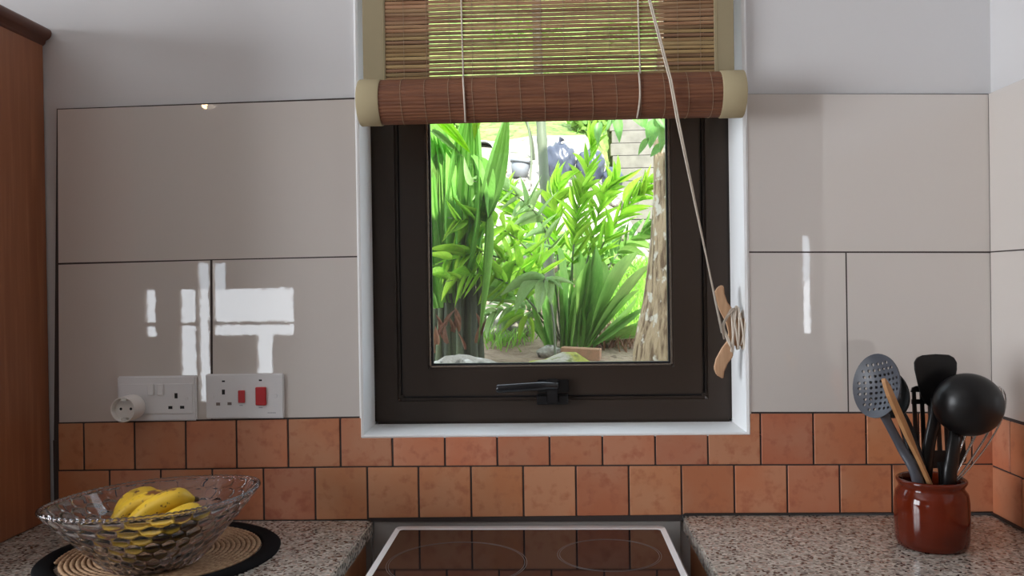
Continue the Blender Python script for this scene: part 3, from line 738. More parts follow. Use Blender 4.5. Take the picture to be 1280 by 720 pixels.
# ------------------------------------------------------------------ pressed glass bowl
bc = Vector((-0.632, -0.292, ZT_L+0.008)); BA, BB, BT, BH = 0.158, 0.127, R(43), 0.105
bowl = thing('glass_bowl', bc, 'clear pressed glass oval fruit bowl with thumbprint dimples and beaded rim', 'bowl')
def bowl_pt(u, s, z, off=0.0):
    c, sn = math.cos(u), math.sin(u)
    e = 0.93 if True else 1
    x = BA*s*math.copysign(abs(c)**1.10, c)*(1+0.05*abs(c)**8*s); y = BB*s*math.copysign(abs(sn)**1.0, sn)
    nx, ny = c/BA, sn/BB; l = math.hypot(nx, ny); x += off*nx/l; y += off*ny/l
    return (bc.x+x*math.cos(BT)-y*math.sin(BT), bc.y+x*math.sin(BT)+y*math.cos(BT), bc.z+z+0.002*abs(c)**6*(z/BH)**2)
NU, NV, NC, NR = 280, 60, 28, 7
def bs(t): return 0.40+0.60*t**0.93
def dimple(u, t):
    best = 0.0
    rt = t*NR*1.02
    for row in (int(rt)-1, int(rt), int(rt)+1):
        if row < 0 or row >= NR: continue
        cu = u/(2*math.pi)*NC + 0.5*(row % 2)
        du = (cu-round(cu))*2.0/0.98; dv = (rt-(row+0.5))*2.0/1.12
        best = max(best, 1-(du*du+dv*dv))
    return 0.0042*max(0.0, best)**0.6 if t < 0.985 else 0.0
def outer(i, j):
    t = j/NV; u = 2*math.pi*i/NU
    return bowl_pt(u, bs(t), BH*t, dimple(u, t))
def inner(i, j):
    t = 1-j/NV; u = 2*math.pi*i/NU
    return bowl_pt(u, bs(t), 0.006+(BH-0.006)*t, -0.0045)
vo, fo = grid(outer, NU, NV, True); vi, fi = grid(inner, NU, NV, True)
V, Fc = merge((vo, fo), (vi, fi)); no = len(vo); W_ = NU
for i in range(NU): Fc.append((NV*W_+i, NV*W_+(i+1) % W_, no+(i+1) % W_, no+i))
Fc.append(tuple(range(W_-1, -1, -1))); Fc.append(tuple(no+NV*W_+i for i in range(W_)))
make('glass_body', (V, Fc), M['bowl'], bowl, smooth=True)
nb = 96; pts = [bowl_pt(2*math.pi*i/(nb*4), 1.005, BH+0.0012, -0.001) for i in range(nb*4)]
make('beaded_rim', tube(pts, [0.0024+0.0016*abs(math.sin(math.pi*i/4)) for i in range(nb*4)], 8, closed=True), M['bowl'], bowl, smooth=True)

# ------------------------------------------------------------------ bananas (a hand, joined at the crown)
bun = thing('banana_bunch', (bc.x, bc.y, bc.z+0.014), 'bunch of ripe yellow bananas with brown spots lying in the glass bowl', 'bananas')
def inside_bowl(q, r):
    """move a point so that a fruit of radius r there rests inside the glass"""
    q = Vector(q); q.z = max(q.z, bc.z+0.0075+r*1.06)
    t = min(1.0, max(0.0, (q.z-r*0.6-bc.z-0.006)/(BH-0.006)))
    dx, dy = q.x-bc.x, q.y-bc.y
    xl, yl = dx*math.cos(BT)+dy*math.sin(BT), -dx*math.sin(BT)+dy*math.cos(BT)
    m_ = r*1.06+0.0085; e = math.hypot(xl/max(0.01, BA*bs(t)*0.97-m_), yl/max(0.01, BB*bs(t)*0.97-m_))
    if e > 1:
        xl, yl = xl/e, yl/e
        q.x, q.y = bc.x+xl*math.cos(BT)-yl*math.sin(BT), bc.y+xl*math.sin(BT)+yl*math.cos(BT)
    return q
def banana(px_pts, Ys, r):
    P = [PY(x, y+7, Y_+0.022) for (x, y), Y_ in zip(px_pts, Ys)]
    sp = [inside_bowl(q_, r) for q_ in spline(P, 26)]; sp = [sp[0]]+[(sp[i-1]+sp[i]*2+sp[i+1])/4 for i in range(1, 26)]+[sp[26]]; fr = frames(sp, (0, -1, 0)); n = 15; v, f = [], []
    for i, (p_, t, a, b) in enumerate(fr):
        s = i/26
        k = min(1.0, 0.30+5*s) if s < 0.14 else (1.0 if s < 0.82 else max(0.22, 1-((s-0.82)/0.18)**1.7*0.85))
        for q in range(n):
            g = 2*math.pi*q/n; rad = r*k*(1+0.055*math.cos(5*g))
            v.append(p_+a*rad*math.cos(g)+b*rad*math.sin(g))
    for i in range(26):
        for q in range(n): f.append((i*n+q, i*n+(q+1) % n, (i+1)*n+(q+1) % n, (i+1)*n+q))
    f += [tuple(range(n-1, -1, -1)), tuple(range(26*n, 27*n))]
    o = make('banana', (v, f), M['banana'], bun, smooth=True)
    e, d = sp[-1], (sp[-1]-sp[-2]).normalized()
    make('tip', tube([e-d*0.002, e+d*0.004, e+d*0.007], [r*0.24, r*0.24, r*0.16], 8), M['bananatip'], o)
CR = (148, 683)
banana([CR, (134, 664), (136, 640), (155, 622), (181, 614), (204, 616)], [-0.315, -0.30, -0.285, -0.265, -0.25, -0.245], 0.0165)
banana([CR, (146, 668), (151, 644), (170, 627), (194, 619), (216, 620)], [-0.32, -0.315, -0.308, -0.295, -0.285, -0.28], 0.0165)
banana([CR, (158, 674), (170, 650), (192, 629), (220, 617), (243, 617)], [-0.325, -0.33, -0.335, -0.325, -0.315, -0.30], 0.0172)
banana([CR, (172, 681), (190, 664), (214, 646), (238, 635), (260, 634)], [-0.33, -0.345, -0.355, -0.352, -0.345, -0.33], 0.0160)
banana([CR, (180, 688), (200, 676), (222, 660), (240, 650), (254, 648)], [-0.33, -0.33, -0.33, -0.325, -0.315, -0.305], 0.0150)
p_ = inside_bowl(PY(CR[0], CR[1]+7, -0.295), 0.016)
make('crown', ico(p_, 0.012, 2, lambda d: 1+0.15*math.sin(7*d.x+5*d.z)), M['bananatip'], bun, smooth=True)

# ------------------------------------------------------------------ utensil crock
jc = PZ(1165, 682, ZT_R)
crock = thing('utensil_crock', jc, 'glossy reddish-brown glazed stoneware crock holding kitchen utensils', 'crock')
o = make('pot', lathe([(0.0, 0.0), (0.048, 0.0), (0.053, 0.003), (0.0558, 0.012), (0.0568, 0.04), (0.0566, 0.075), (0.0545, 0.088), (0.0500, 0.0945), (0.0492, 0.098), (0.0512, 0.102), (0.0535, 0.106), (0.0535, 0.109), (0.0510, 0.111), (0.0480, 0.109), (0.0462, 0.100), (0.0480, 0.09), (0.0500, 0.07), (0.0500, 0.008), (0.0, 0.008)], jc, 64), M['crock'], crock, smooth=True)
JB = jc.z+0.011
def shaft(name, pts, rads, m, parent, flat=1.0, hint=(0, 1, 0), n=10, seg=24):
    sp = spline(pts, seg)
    rr_ = [rads[0]+(rads[-1]-rads[0])*i/seg for i in range(seg+1)] if len(rads) == 2 else [r_.x for r_ in spline([Vector((q, 0, 0)) for q in rads], seg)]
    return make(name, tube(sp, rr_, n, hint=hint, flat=flat), m, parent, smooth=True)
def in_jar(dx, dy, dz=0.0): return Vector((jc.x+dx, jc.y+dy, JB+dz))
def oriented(c, up, nrm):
    """matrix with local z = nrm, local y = up"""
    z = Vector(nrm).normalized(); y = Vector(up); y = (y-z*y.dot(z)).normalized(); x = y.cross(z)
    return Matrix((( x.x, y.x, z.x, c[0]), (x.y, y.y, z.y, c[1]), (x.z, y.z, z.z, c[2]), (0, 0, 0, 1)))
def cap_shell(r, depth, th, sy=1.0, n=40, m=10):
    """shallow spherical dish, solid; local z is its open (concave) side"""
    prof = []
    for k in range(m+1):
        s = k/m; prof.append((r*s, depth*(s*s-1)))
    prof += [(r*(1-k/m), depth*((1-k/m)**2-1)-th) for k in range(m+1)]
    v, f = lathe(prof, (0, 0, 0), n)
    return [(a, b*sy, c) for a, b, c in v], f
# skimmer
sk = thing('skimmer', in_jar(0.012, 0.01), 'charcoal nylon skimmer with a round perforated head in the crock', 'skimmer')
hc = PY(1094.5, 482, -0.212)
axis = (PY(1084, 446, -0.205)-PY(1107, 520, -0.215)).normalized()
Mh = oriented(hc, axis, Vector((-0.86, -0.46, 0.22)))
vf = cap_shell(0.0465, 0.013, 0.0028, 1.13)
head = make('perforated_head', xform(vf, Mh), M['nylongrey'], sk)
holes = []
for a in range(-4, 5):
    for b in range(-4, 5):
        x, y = a*0.0092+0.0, b*0.0092
        if (x/0.0465)**2+(y/(0.0465*1.13))**2 < 0.74:
            holes.append(xform(lathe([(0.0026, -0.03), (0.0026, 0.02)], (x, y, 0), 10), Mh))
cut = make('cutter', merge(*holes), M['nylongrey'], sk)
md = head.modifiers.new('holes', 'BOOLEAN'); md.operation = 'DIFFERENCE'; md.object = cut; md.solver = 'EXACT'
dg = bpy.context.evaluated_depsgraph_get(); me = bpy.data.meshes.new_from_object(head.evaluated_get(dg))
head.modifiers.clear(); old = head.data; head.data = me; bpy.data.meshes.remove(old)
bpy.data.objects.remove(cut, do_unlink=True); auto_smooth(head, 35)
shaft('handle', [PY(1103, 514, -0.215), PY(1112, 532, -0.215), PY(1128, 562, -0.217), PY(1146, 597, -0.230), in_jar(-0.010, -0.012)], [0.0085, 0.0072, 0.0078, 0.009, 0.009], M['nylongrey'], sk, flat=0.6)
# solid serving spoon behind it
ss = thing('serving_spoon', in_jar(0.004, 0.02), 'black nylon serving spoon leaning behind the perforated skimmer', 'spoon')
Ms = oriented(PY(1112, 492, -0.19), (PY(1104, 462, -0.185)-PY(1122, 520, -0.195)), Vector((-0.5, -0.85, 0.2)))
make('spoon_bowl', xform(cap_shell(0.030, 0.012, 0.003, 1.35), Ms), M['nylon'], ss, smooth=True)
shaft('handle', [PY(1125, 515, -0.195), PY(1133, 535, -0.198), PY(1143, 568, -0.203), PY(1149, 598, -0.207), in_jar(-0.018, 0.016)], [0.008, 0.0105, 0.0125, 0.0115, 0.009], M['nylon'], ss, flat=0.6)
# wooden spatula seen nearly edge-on
ws = thing('wooden_spatula', in_jar(0.02, -0.012), 'thin wooden spatula with a pale edge standing in the crock', 'spatula')
a, b = PY(1104, 474, -0.285), PY(1161, 602, -0.228)
d = (b-a).normalized(); end = b+d*0.035
sid = Vector((0.52, 0.85, 0.2)); sid = (sid-d*sid.dot(d)).normalized(); th = d.cross(sid)
L_ = (end-a).length; v = []; N2 = 22
prof = lambda s: 0.0035+0.0165*min(1, s/0.10)**0.7 if s < 0.10 else (0.020-0.0115*min(1, max(0, (s-0.42)/0.25)) if s < 1 else 0.008)
for i in range(N2+1):
    s = (i/N2)**1.35; c_ = a+d*L_*s; wdt = prof(s)*0.62
    tk = 0.0026
    v += [c_-sid*wdt-th*tk, c_+sid*wdt-th*tk, c_+sid*wdt+th*tk, c_-sid*wdt+th*tk]
f = [(4*i+k, 4*i+(k+1) % 4, 4*i+4+(k+1) % 4, 4*i+4+k) for i in range(N2) for k in range(4)]+[(3, 2, 1, 0), (4*N2, 4*N2+1, 4*N2+2, 4*N2+3)]
make('blade', (v, f), M['wood'], ws)
# black slotted turner (behind) and solid spatula
def flat_px(poly, Y, thick, tilt=0.0):
    return prism_xz([(PY(x, y, Y).x, PY(x, y, Y).z) for x, y in poly], Y-thick/2, Y+thick/2)
tn = thing('slotted_turner', in_jar(0.012, 0.03), 'black nylon slotted turner with long narrow slots at the back of the crock', 'turner')
YT = -0.180
bars = []
def bar(x0, y0, x1, y1, w0, w1): bars.append(flat_px([(x0-w0/2, y0), (x0+w0/2, y0), (x1+w1/2, y1), (x1-w1/2, y1)], YT, 0.003))
for k in range(7):
    x = 1140.5+9.7*k; bar(x+1.5, 486, x+5.5, 570, 4.6, 5.6)
bars.append(flat_px([(1139, 492), (1140.5, 485), (1146, 482), (1198, 481), (1204, 484), (1206, 490), (1206, 504), (1140, 504)], YT, 0.0032) if False else flat_px([(1138.3, 490), (1140, 484.5), (1145, 482.5), (1198, 481), (1203, 484), (1204.5, 490), (1145, 490)], YT, 0.0032))
bars.append(flat_px([(1139.5, 499), (1204, 499), (1204, 505), (1139.5, 505)], YT, 0.0032))
bars.append(flat_px([(1143, 563), (1208, 563), (1207, 576), (1200, 582), (1190, 585), (1166, 585), (1156, 582), (1147, 575)], YT, 0.0034))
make('slotted_head', merge(*bars), M['nylon'], tn)
shaft('handle', [PY(1178, 578, YT), PY(1178, 592, YT-0.004), PY(1177, 620, YT-0.008), in_jar(0.012, 0.030)], [0.010, 0.007, 0.007, 0.007], M['nylon'], tn, flat=0.5)
sp_ = thing('solid_spatula', in_jar(-0.002, 0.026), 'black nylon solid spatula with rounded square head in front of the slotted turner', 'spatula')
YP = -0.190
head_px = [(1143, 462), (1142.5, 453), (1146, 447), (1153, 444), (1170, 442.5), (1186, 443.5), (1192.5, 447), (1196, 453), (1196, 462), (1193, 478), (1189, 492), (1184, 503), (1177, 510), (1168, 511), (1159, 507), (1153, 499), (1148, 484)]
make('blade', flat_px(head_px, YP, 0.0035), M['nylon'], sp_, bevel=0.001)
shaft('handle', [PY(1171, 498, YP-0.002), PY(1169, 520, YP-0.004), PY(1163, 548, YP-0.006), PY(1158, 578, YP-0.006), PY(1157, 600, YP-0.004), in_jar(-0.008, 0.032)], [0.011, 0.0105, 0.0098, 0.011, 0.010, 0.009], M['nylon'], sp_, flat=0.5)
# ladle, its round back to the room
ld = thing('ladle', in_jar(0.026, -0.006), 'glossy black nylon ladle with its large round back towards the room', 'ladle')
lc = PY(1210, 505.5, -0.232)
Ml = oriented(lc, Vector((0.12, 0.0, 1)), Vector((0.36, 0.92, 0.12)))     # open side faces the wall
prof = []
m_ = 16
for k in range(m_+1):
    a_ = math.pi/2*k/m_; prof.append((0.0535*math.sin(a_), -0.042*math.cos(a_)))
prof += [(0.0515*math.sin(math.pi/2*(1-k/m_)), -0.040*math.cos(math.pi/2*(1-k/m_))) for k in range(m_+1)]
vf = lathe(prof, (0, 0, 0), 56)
vf = ([(x*0.97, y*0.95, z) for x, y, z in vf[0]], vf[1])
make('ladle_bowl', xform(vf, Ml), M['nylon'], ld, smooth=True)
shaft('handle', [PY(1194, 536, -0.225), PY(1193, 552, -0.232), PY(1190, 575, -0.236), PY(1187, 602, -0.236), in_jar(0.026, -0.014)], [0.0095, 0.0105, 0.0108, 0.011, 0.009], M['nylon'], ld, flat=0.6)
# wire whisk
wk = thing('whisk', in_jar(0.03, 0.0), 'steel wire balloon whisk half hidden behind the black ladle', 'whisk')
a0, a1 = PY(1190, 603, -0.206), PY(1250, 484, -0.203)
ax = (a1-a0).normalized(); Lw = (a1-a0).length
s1_ = ax.cross(Vector((0, 1, 0))).normalized(); s2_ = ax.cross(s1_).normalized()
for k in range(5):
    ang = R(8+36*k); sd_ = s1_*math.cos(ang)+s2_*0.42*math.sin(ang); pts = []
    for i in range(33):
        u = i/32; t = math.pi*(u*2-1)
        lon = Lw*(0.5+0.5*math.cos(t)); wid = 0.030*math.sin(t)*(0.45+0.55*(lon/Lw))*1.15
        pts.append(a0+ax*lon+sd_*wid)
    make('wire_loop', tube(pts, 0.0013, 6), M['steel'], wk, smooth=True)
shaft('handle', [a0+ax*0.006, a0-ax*0.012, in_jar(0.030, 0.014)], [0.005, 0.006], M['steel'], wk)

# ------------------------------------------------------------------ pendant lamp in the room behind
lp = PY(258, 139, 2.4); lx, lz = lp.x, lp.z
lamp = thing('pendant_lamp', (lx, -2.4, HC), 'small pendant lamp with a warm bulb hanging from the ceiling', 'lamp')
make('flex', tube([(lx, -2.4, HC), (lx, -2.4, lz+0.12)], 0.003, 8), M['white'], lamp)
make('ceiling_rose', lathe([(0.0, -0.03), (0.03, -0.028), (0.045, 0.0), (0.0, 0.0)], (lx, -2.4, HC), 24), M['white'], lamp, smooth=True)
make('shade', lathe([(0.02, 0.12), (0.03, 0.11), (0.055, 0.02), (0.053, 0.02), (0.028, 0.107), (0.018, 0.116)], (lx, -2.4, lz), 32, closed=True), M['lampshade'], lamp, smooth=True)
make('bulb', ico((lx, -2.4, lz+0.02), 0.010, 3), M['bulb'], lamp, smooth=True)
#PART3
# ================================================================== THE GARDEN BEYOND THE WINDOW
PROF = [(0.2, -0.1), (0.9, 0.0), (1.3, 0.5), (1.9, 0.93), (2.6, 1.03), (3.4, 1.28), (5.4, 2.05), (7.4, 2.75), (10, 3.9), (16, 7.5), (30, 12)]
def sst(a, b, x):
    t = min(1, max(0, (x-a)/(b-a))); return t*t*(3-2*t)
def ter(x, y):
    z = interp(PROF, max(0.2, min(29.9, y)))
    low = 1.30+0.11*max(0, y-3.4) if y > 3.4 else z
    k = sst(0.50, 0.85, x)*sst(3.2, 4.2, y)*(1-sst(8.6, 8.9, y))
    z = z*(1-k)+min(z, low)*k
    return z+0.035*math.sin(3.1*x+1.7*y)*math.cos(2.3*y-1.1*x)+0.015*math.sin(9*x)*math.sin(8*y)
def ghit(px, py, y0=1.2):
    d = ray(px, py); d = d/d.y; t = y0-CAM.y
    while t < 25:
        p = CAM+d*t
        if p.z <= ter(p.x, p.y): return Vector((p.x, p.y, ter(p.x, p.y)))
        t += 0.02
    return CAM+d*20
def strip(y0, y1, ny, m, name):
    nx = 70
    make(name, grid(lambda i, j: (-7+14*i/nx, y0+(y1-y0)*j/ny, ter(-7+14*i/nx, y0+(y1-y0)*j/ny)), nx, ny), m, smooth=True, kind='structure')
strip(0.2, 4.0, 60, M['soil'], 'garden_bank')
strip(4.0, 7.8, 50, M['gravel'], 'gravel_slope')
strip(7.8, 29, 50, M['hill'], 'upper_hillside')
make('terrace_ground', ([(-400, -600, -0.12), (400, -600, -0.12), (400, 0.3, -0.12), (-400, 0.3, -0.12)], [(0, 1, 2, 3)]), M['terrace'], kind='structure')

# unit leaf blades: along +y, normal +z, one unit long and wide
def blade_mesh(name, prof, droop, fold, nseg, pleats=0, twist=0.0):
    v, f = [], []; cols = 2 if pleats == 0 else pleats*2
    for j in range(nseg+1):
        t = j/nseg; w_ = max(0.012, prof(t))
        y = t*(1-0.28*droop*t*t); z0 = -droop*0.62*t*t
        for i in range(cols+1):
            s = (i/cols-0.5)
            z = z0+abs(s)*fold*w_ if pleats == 0 else z0+(0.16*w_/pleats*4*(1 if i % 2 else 0))+abs(s)*fold*w_
            a = twist*t; x = s*w_
            v.append((x*math.cos(a), y, z+x*math.sin(a)))
    for j in range(nseg):
        for i in range(cols): f.append((j*(cols+1)+i, j*(cols+1)+i+1, (j+1)*(cols+1)+i+1, (j+1)*(cols+1)+i))
    me = bpy.data.meshes.new(name); me.from_pydata(v, [], f); me.update()
    me.polygons.foreach_set('use_smooth', [pleats == 0]*len(me.polygons))
    return me
lance = lambda t: math.sin(math.pi*min(1, (0.06+0.94*t))**0.75)**0.8
strapf = lambda t: (0.55+0.45*min(1, t/0.3)) if t < 0.62 else math.cos((t-0.62)/0.38*math.pi/2)**0.75
ovate = lambda t: math.sin(math.pi*t**0.72)**0.9*(1-0.25*t)
bladef = lambda t: (0.4+0.6*min(1, t/0.2)) if t < 0.25 else (1-((t-0.25)/0.75)**1.6)
MESH = {'lance': [blade_mesh('lance_leaf', lance, d, 0.5, 6, twist=tw) for d, tw in ((0.12, 0.3), (0.3, -0.4), (0.5, 0.2))],
        'strap': [blade_mesh('strap_leaf', strapf, d, 0.45, 8, twist=tw) for d, tw in ((0.05, 0.3), (0.2, -0.5), (0.4, 0.5))],
        'pleat': [blade_mesh('pleated_leaf', lance, d, 0.35, 8, 5) for d in (0.03, 0.12, 0.3)],
        'ovate': [blade_mesh('ovate_leaf', ovate, d, 0.3, 7) for d in (0.1, 0.3)],
        'blade': [blade_mesh('narrow_leaf', bladef, d, 0.4, 6) for d in (0.1, 0.35)]}
def leaf(parent, kind, base, fwd, nrm, length, width, m, var=None, name='leaf'):
    fwd = Vector(fwd).normalized(); nrm = Vector(nrm); nrm = (nrm-fwd*nrm.dot(fwd))
    if nrm.length < 1e-4: nrm = fwd.orthogonal()
    nrm.normalize(); xx = fwd.cross(nrm)
    mm = MESH[kind]; me0 = mm[var if var is not None else random.randrange(len(mm))]
    key = me0.name+'|'+m.name
    me = LM.get(key)
    if me is None:
        me = me0.copy(); me.materials.clear(); me.materials.append(m); LM[key] = me
    o = bpy.data.objects.new(name, me); col.objects.link(o); o.parent = parent
    b = Vector(base)-root_loc(parent)
    o.matrix_basis = Matrix(((xx.x*width, fwd.x*length, nrm.x*length, b.x), (xx.y*width, fwd.y*length, nrm.y*length, b.y), (xx.z*width, fwd.z*length, nrm.z*length, b.z), (0, 0, 0, 1)))
    return o
LM = {}
def leaf_px(parent, kind, b, t, Y, dY, wpx, m, nrm=None, var=None):
    pb, pt_ = PY(b[0], b[1], Y), PY(t[0], t[1], Y+dY)
    n_ = nrm or (random.uniform(-0.5, 0.5), -1, random.uniform(0.2, 0.8))
    return leaf(parent, kind, pb, pt_-pb, n_, (pt_-pb).length*1.04, wpx*(Y-CAM.y)/F, m, var)
rv = lambda s: Vector((random.uniform(-s, s), random.uniform(-s, s), random.uniform(-s, s)))
def ground_at(p): return Vector((p.x, p.y, ter(p.x, p.y)))

# boulders
def rockfn(seed):
    rs = random.Random(seed); ph = [rs.uniform(0, 6) for _ in range(6)]
    return lambda d: 1+0.10*math.sin(3*d.x+ph[0])*math.cos(2.5*d.y+ph[1])+0.07*math.sin(5*d.z+4*d.x+ph[2])+0.035*math.sin(11*d.y+7*d.x+ph[3])+0.02*math.sin(17*d.z+13*d.x+ph[4])
def boulder(c, r, sz, m, seed, lab, grp=None, sub=4):
    return make('boulder' if r > 0.16 else 'stone', ico(c, r, sub, rockfn(seed), sz), m, smooth=True, label=lab, cat='rock', group=grp)
pr_ = PY(575, 447, 1.62); boulder((pr_.x-0.03, 1.62, pr_.z-0.285), 0.30, (0.92, 0.48, 1.0), M['rock'], 3, 'pale grey lichen-covered boulder just outside the window pane')
pr_ = PY(685, 446, 1.28); boulder((pr_.x, 1.28, pr_.z-0.278), 0.29, (0.92, 0.50, 0.92), M['moss'], 8, 'boulder with yellow-green moss in front of the plants')
pg = ghit(628, 425); boulder((pg.x, pg.y+0.1, pg.z+0.05), 0.17, (0.75, 0.6, 1.15), M['rock'], 12, 'upright grey boulder between the dark palm stems and green plants')
pg = ghit(688, 447); boulder((pg.x, pg.y, pg.z+0.02), 0.06, (1.0, 0.7, 0.65), M['rock'], 21, 'small grey stone beside the weathered brick', sub=3)
for k, (x, y, r, lab) in enumerate(((602, 228, 0.11, 'pale rounded stone beside the clay flower pot'), (650, 238, 0.09, 'pale rounded stone in front of the grey plastic pot'), (698, 240, 0.11, 'pale rounded stone in front of the bulging bin bag'),
        (739, 242, 0.10, 'pale rounded stone in front of the middle bin bag'), (776, 256, 0.12, 'pale rounded stone near the foot of the block wall'), (816, 320, 0.11, 'pale rounded stone partly hidden behind the rough tree trunk'), (782, 296, 0.07, 'small pale stone between the block wall and the bright grass'))):
    pg = ghit(x, y, 3.0); boulder((pg.x, pg.y, pg.z+r*0.3), r, (1.1, 0.8, 0.75), M['rock'], 30+k, lab, 'stones on the gravel slope', 3)
pg = ghit(726, 449)
br = make('brick', xform(box(-0.092, 0.092, -0.035, 0.035, 0, 0.058), Matrix.Translation((pg.x, pg.y, pg.z-0.006)) @ Matrix.Rotation(R(-9), 4, 'Z') @ Matrix.Rotation(R(3), 4, 'Y')), M['brick'], bevel=0.004, label='weathered red brick lying at the foot of the strap-leaved plant', cat='brick')

# broad pleated palm at the left with dark old stems
YA = 1.95
bp = thing('broad_leaf_palm', ground_at(PY(568, 430, YA+0.15)), 'tall palm with broad pleated green leaves and dark stems at the left of the garden', 'palm')
zg = root_loc(bp).z
for k in range(24):  # extra stems crowded in, their dark colour also filling the shaded foot
    x = 541+2.6*k; yy = YA+random.uniform(0.05, 0.3); a = PY(x, 440, yy); t = PY(x+random.uniform(-6, 6), random.uniform(270, 330), yy)
    make('stem', tube(spline([Vector((a.x, yy, zg-0.25)), a, a*0.5+t*0.5+rv(0.01), t], 10), [0.017]*4+[0.014]*4+[0.010]*3, 7), M['darkstem'], bp, smooth=True)
for b, t, dY, wpx, var in (((556, 345), (536, 150), 0.1, 62, 0), ((566, 350), (560, 120), 0.05, 58, 0), ((574, 345), (590, 118), 0.0, 46, 0), ((560, 365), (548, 190), -0.05, 54, 0), ((580, 340), (586, 170), 0.05, 42, 0),
        ((570, 380), (572, 230), 0.08, 46, 0), ((552, 385), (540, 240), 0.02, 36, 0), ((590, 345), (582, 225), -0.02, 24, 0)):
    leaf_px(bp, 'pleat', b, t, YA+0.02+random.uniform(-0.04, 0.1), dY, wpx, M['leafpalm'], (random.uniform(-0.35, 0.35), -1, 0.15), var)
leaf_px(bp, 'pleat', (600, 275), (634, 142), YA-0.05, -0.05, 27, M['leafpalm'], (0.35, -1, 0.25), 0)
leaf_px(bp, 'pleat', (588, 200), (614, 268), YA-0.05, -0.12, 20, M['leafpalm'], (0.6, -0.5, 0.8), 1)
leaf_px(bp, 'pleat', (600, 120), (593, 172), YA-0.04, -0.02, 14, M['leafareca'], (0.1, -1, 0.2), 0)
leaf_px(bp, 'pleat', (537, 140), (587, 190), YA-0.08, -0.03, 15, M['leafareca'], (-0.3, -1, 0.6), 0)
leaf_px(bp, 'pleat', (540, 165), (578, 196), YA-0.09, -0.03, 8, M['leafpale'], (-0.3, -1, 0.6), 0)
leaf_px(bp, 'blade', (608, 255), (600, 430), YA-0.06, -0.03, 9, M['leafstrap'], (0.3, -1, 0.1), 0)
for k in range(16):
    x, y = random.uniform(543, 602), random.uniform(385, 432)
    leaf_px(bp, 'lance', (x, y+14), (x+random.uniform(-8, 8), y-8), YA-0.02-random.uniform(0, 0.06), -0.03, random.uniform(4, 8), M['deadleaf'])

# slender ringed palm trunk
pg = ghit(689, 408); Yt = pg.y+0.35
tt = thing('slender_palm', ground_at(Vector((pg.x, Yt, 0))), 'slender grey-green ringed palm trunk rising behind the feathery plant', 'palm')
q = [Vector((pg.x, Yt, ter(pg.x, Yt)-0.05)), PY(686, 330, Yt), PY(682, 250, Yt), PY(676, 150, Yt), PY(672, 60, Yt), PY(670, -60, Yt)]
sp = spline(q, 60); cum = 0; rads = []
for i, p_ in enumerate(sp):
    if i: cum += (sp[i]-sp[i-1]).length
    rads.append(0.0295+(0.004 if (cum % 0.24) < 0.035 else 0.0)-0.004*i/60)
make('trunk', tube(sp, rads, 14), M['culm'], tt, smooth=True)

# feathery areca-like palm in the middle
YC_ = 2.80
ar = thing('feathery_palm', ground_at(PY(708, 425, YC_)), 'bushy bright green palm with feathery fronds in the middle of the garden', 'palm')
def frond(px, Ys, n_, ll, wd, m, spread=55, hang=0.35, start=0.3, stem=0.006):
    P = [PY(x, y, Y_) for (x, y), Y_ in zip(px, Ys)]; sp = spline(P, 30)
    make('frond_stem', tube(sp, [stem*(1-0.7*i/30) for i in range(31)], 6), M['culm'], ar, smooth=True)
    n_ = int(n_*1.3)
    for k in range(n_):
        u = start+(1-start)*(k//2*2+0.5*(k % 2))/n_; i = min(29, int(u*30))
        p_ = sp[i]; d = (sp[i+1]-sp[i]).normalized()
        vw = (p_-CAM).normalized(); side = d.cross(vw).normalized()*(1 if k % 2 else -1)
        s_ = R(spread*(1-0.45*u)+random.uniform(-9, 9))
        fw = d*math.cos(s_)+side*math.sin(s_)+Vector((0, 0, -hang*random.uniform(0.1, 1)))+rv(0.16)+Vector((0, -0.12, 0))
        leaf(ar, 'lance', p_, fw, -vw+Vector((0, 0, 0.5))+rv(0.6), ll*random.uniform(0.75, 1.15)*(1-0.35*abs(u-0.55)), wd*0.78*random.uniform(0.8, 1.2), m, name='leaflet')
A, PL = M['leafareca'], M['leafpale']
frond([(700, 425), (675, 335), (625, 285), (560, 272)], [YC_, 2.4, 2.05, 1.75], 22, 0.19, 0.030, A)
frond([(698, 425), (660, 345), (605, 318), (548, 330)], [YC_, 2.35, 2.0, 1.72], 22, 0.18, 0.024, A)
frond([(702, 425), (685, 300), (650, 248), (585, 224)], [YC_, 2.5, 2.2, 1.78], 18, 0.17, 0.022, PL, hang=0.2)  # pale leaf colour stands in for the white sheen on this frond
frond([(712, 425), (718, 300), (732, 220), (746, 160)], [YC_, YC_, YC_-0.02, YC_-0.05], 16, 0.16, 0.028, A, spread=38, hang=0.0)
frond([(716, 425), (745, 325), (782, 262), (818, 226)], [YC_, YC_, YC_-0.05, YC_-0.15], 24, 0.17, 0.020, A, spread=36, hang=0.1)
frond([(720, 425), (760, 335), (800, 292), (828, 280)], [YC_+0.05, YC_+0.1, YC_+0.1, YC_], 16, 0.17, 0.026, M['leafstrap'], spread=45)
frond([(705, 425), (696, 310), (692, 262), (704, 222)], [YC_, YC_+0.05, YC_, YC_-0.05], 20, 0.17, 0.026, A, spread=45, hang=0.0)
frond([(710, 425), (738, 310), (752, 255), (772, 218)], [YC_, YC_+0.05, YC_+0.05, YC_], 20, 0.17, 0.024, A, spread=40, hang=0.0)
frond([(700, 425), (672, 320), (648, 270), (628, 236)], [YC_, YC_-0.05, YC_-0.1, YC_-0.15], 22, 0.17, 0.030, A, spread=48, hang=0.1)
frond([(708, 425), (716, 320), (722, 270), (730, 232)], [YC_-0.05, YC_-0.1, YC_-0.12, YC_-0.15], 18, 0.16, 0.028, A, spread=45, hang=0.1)
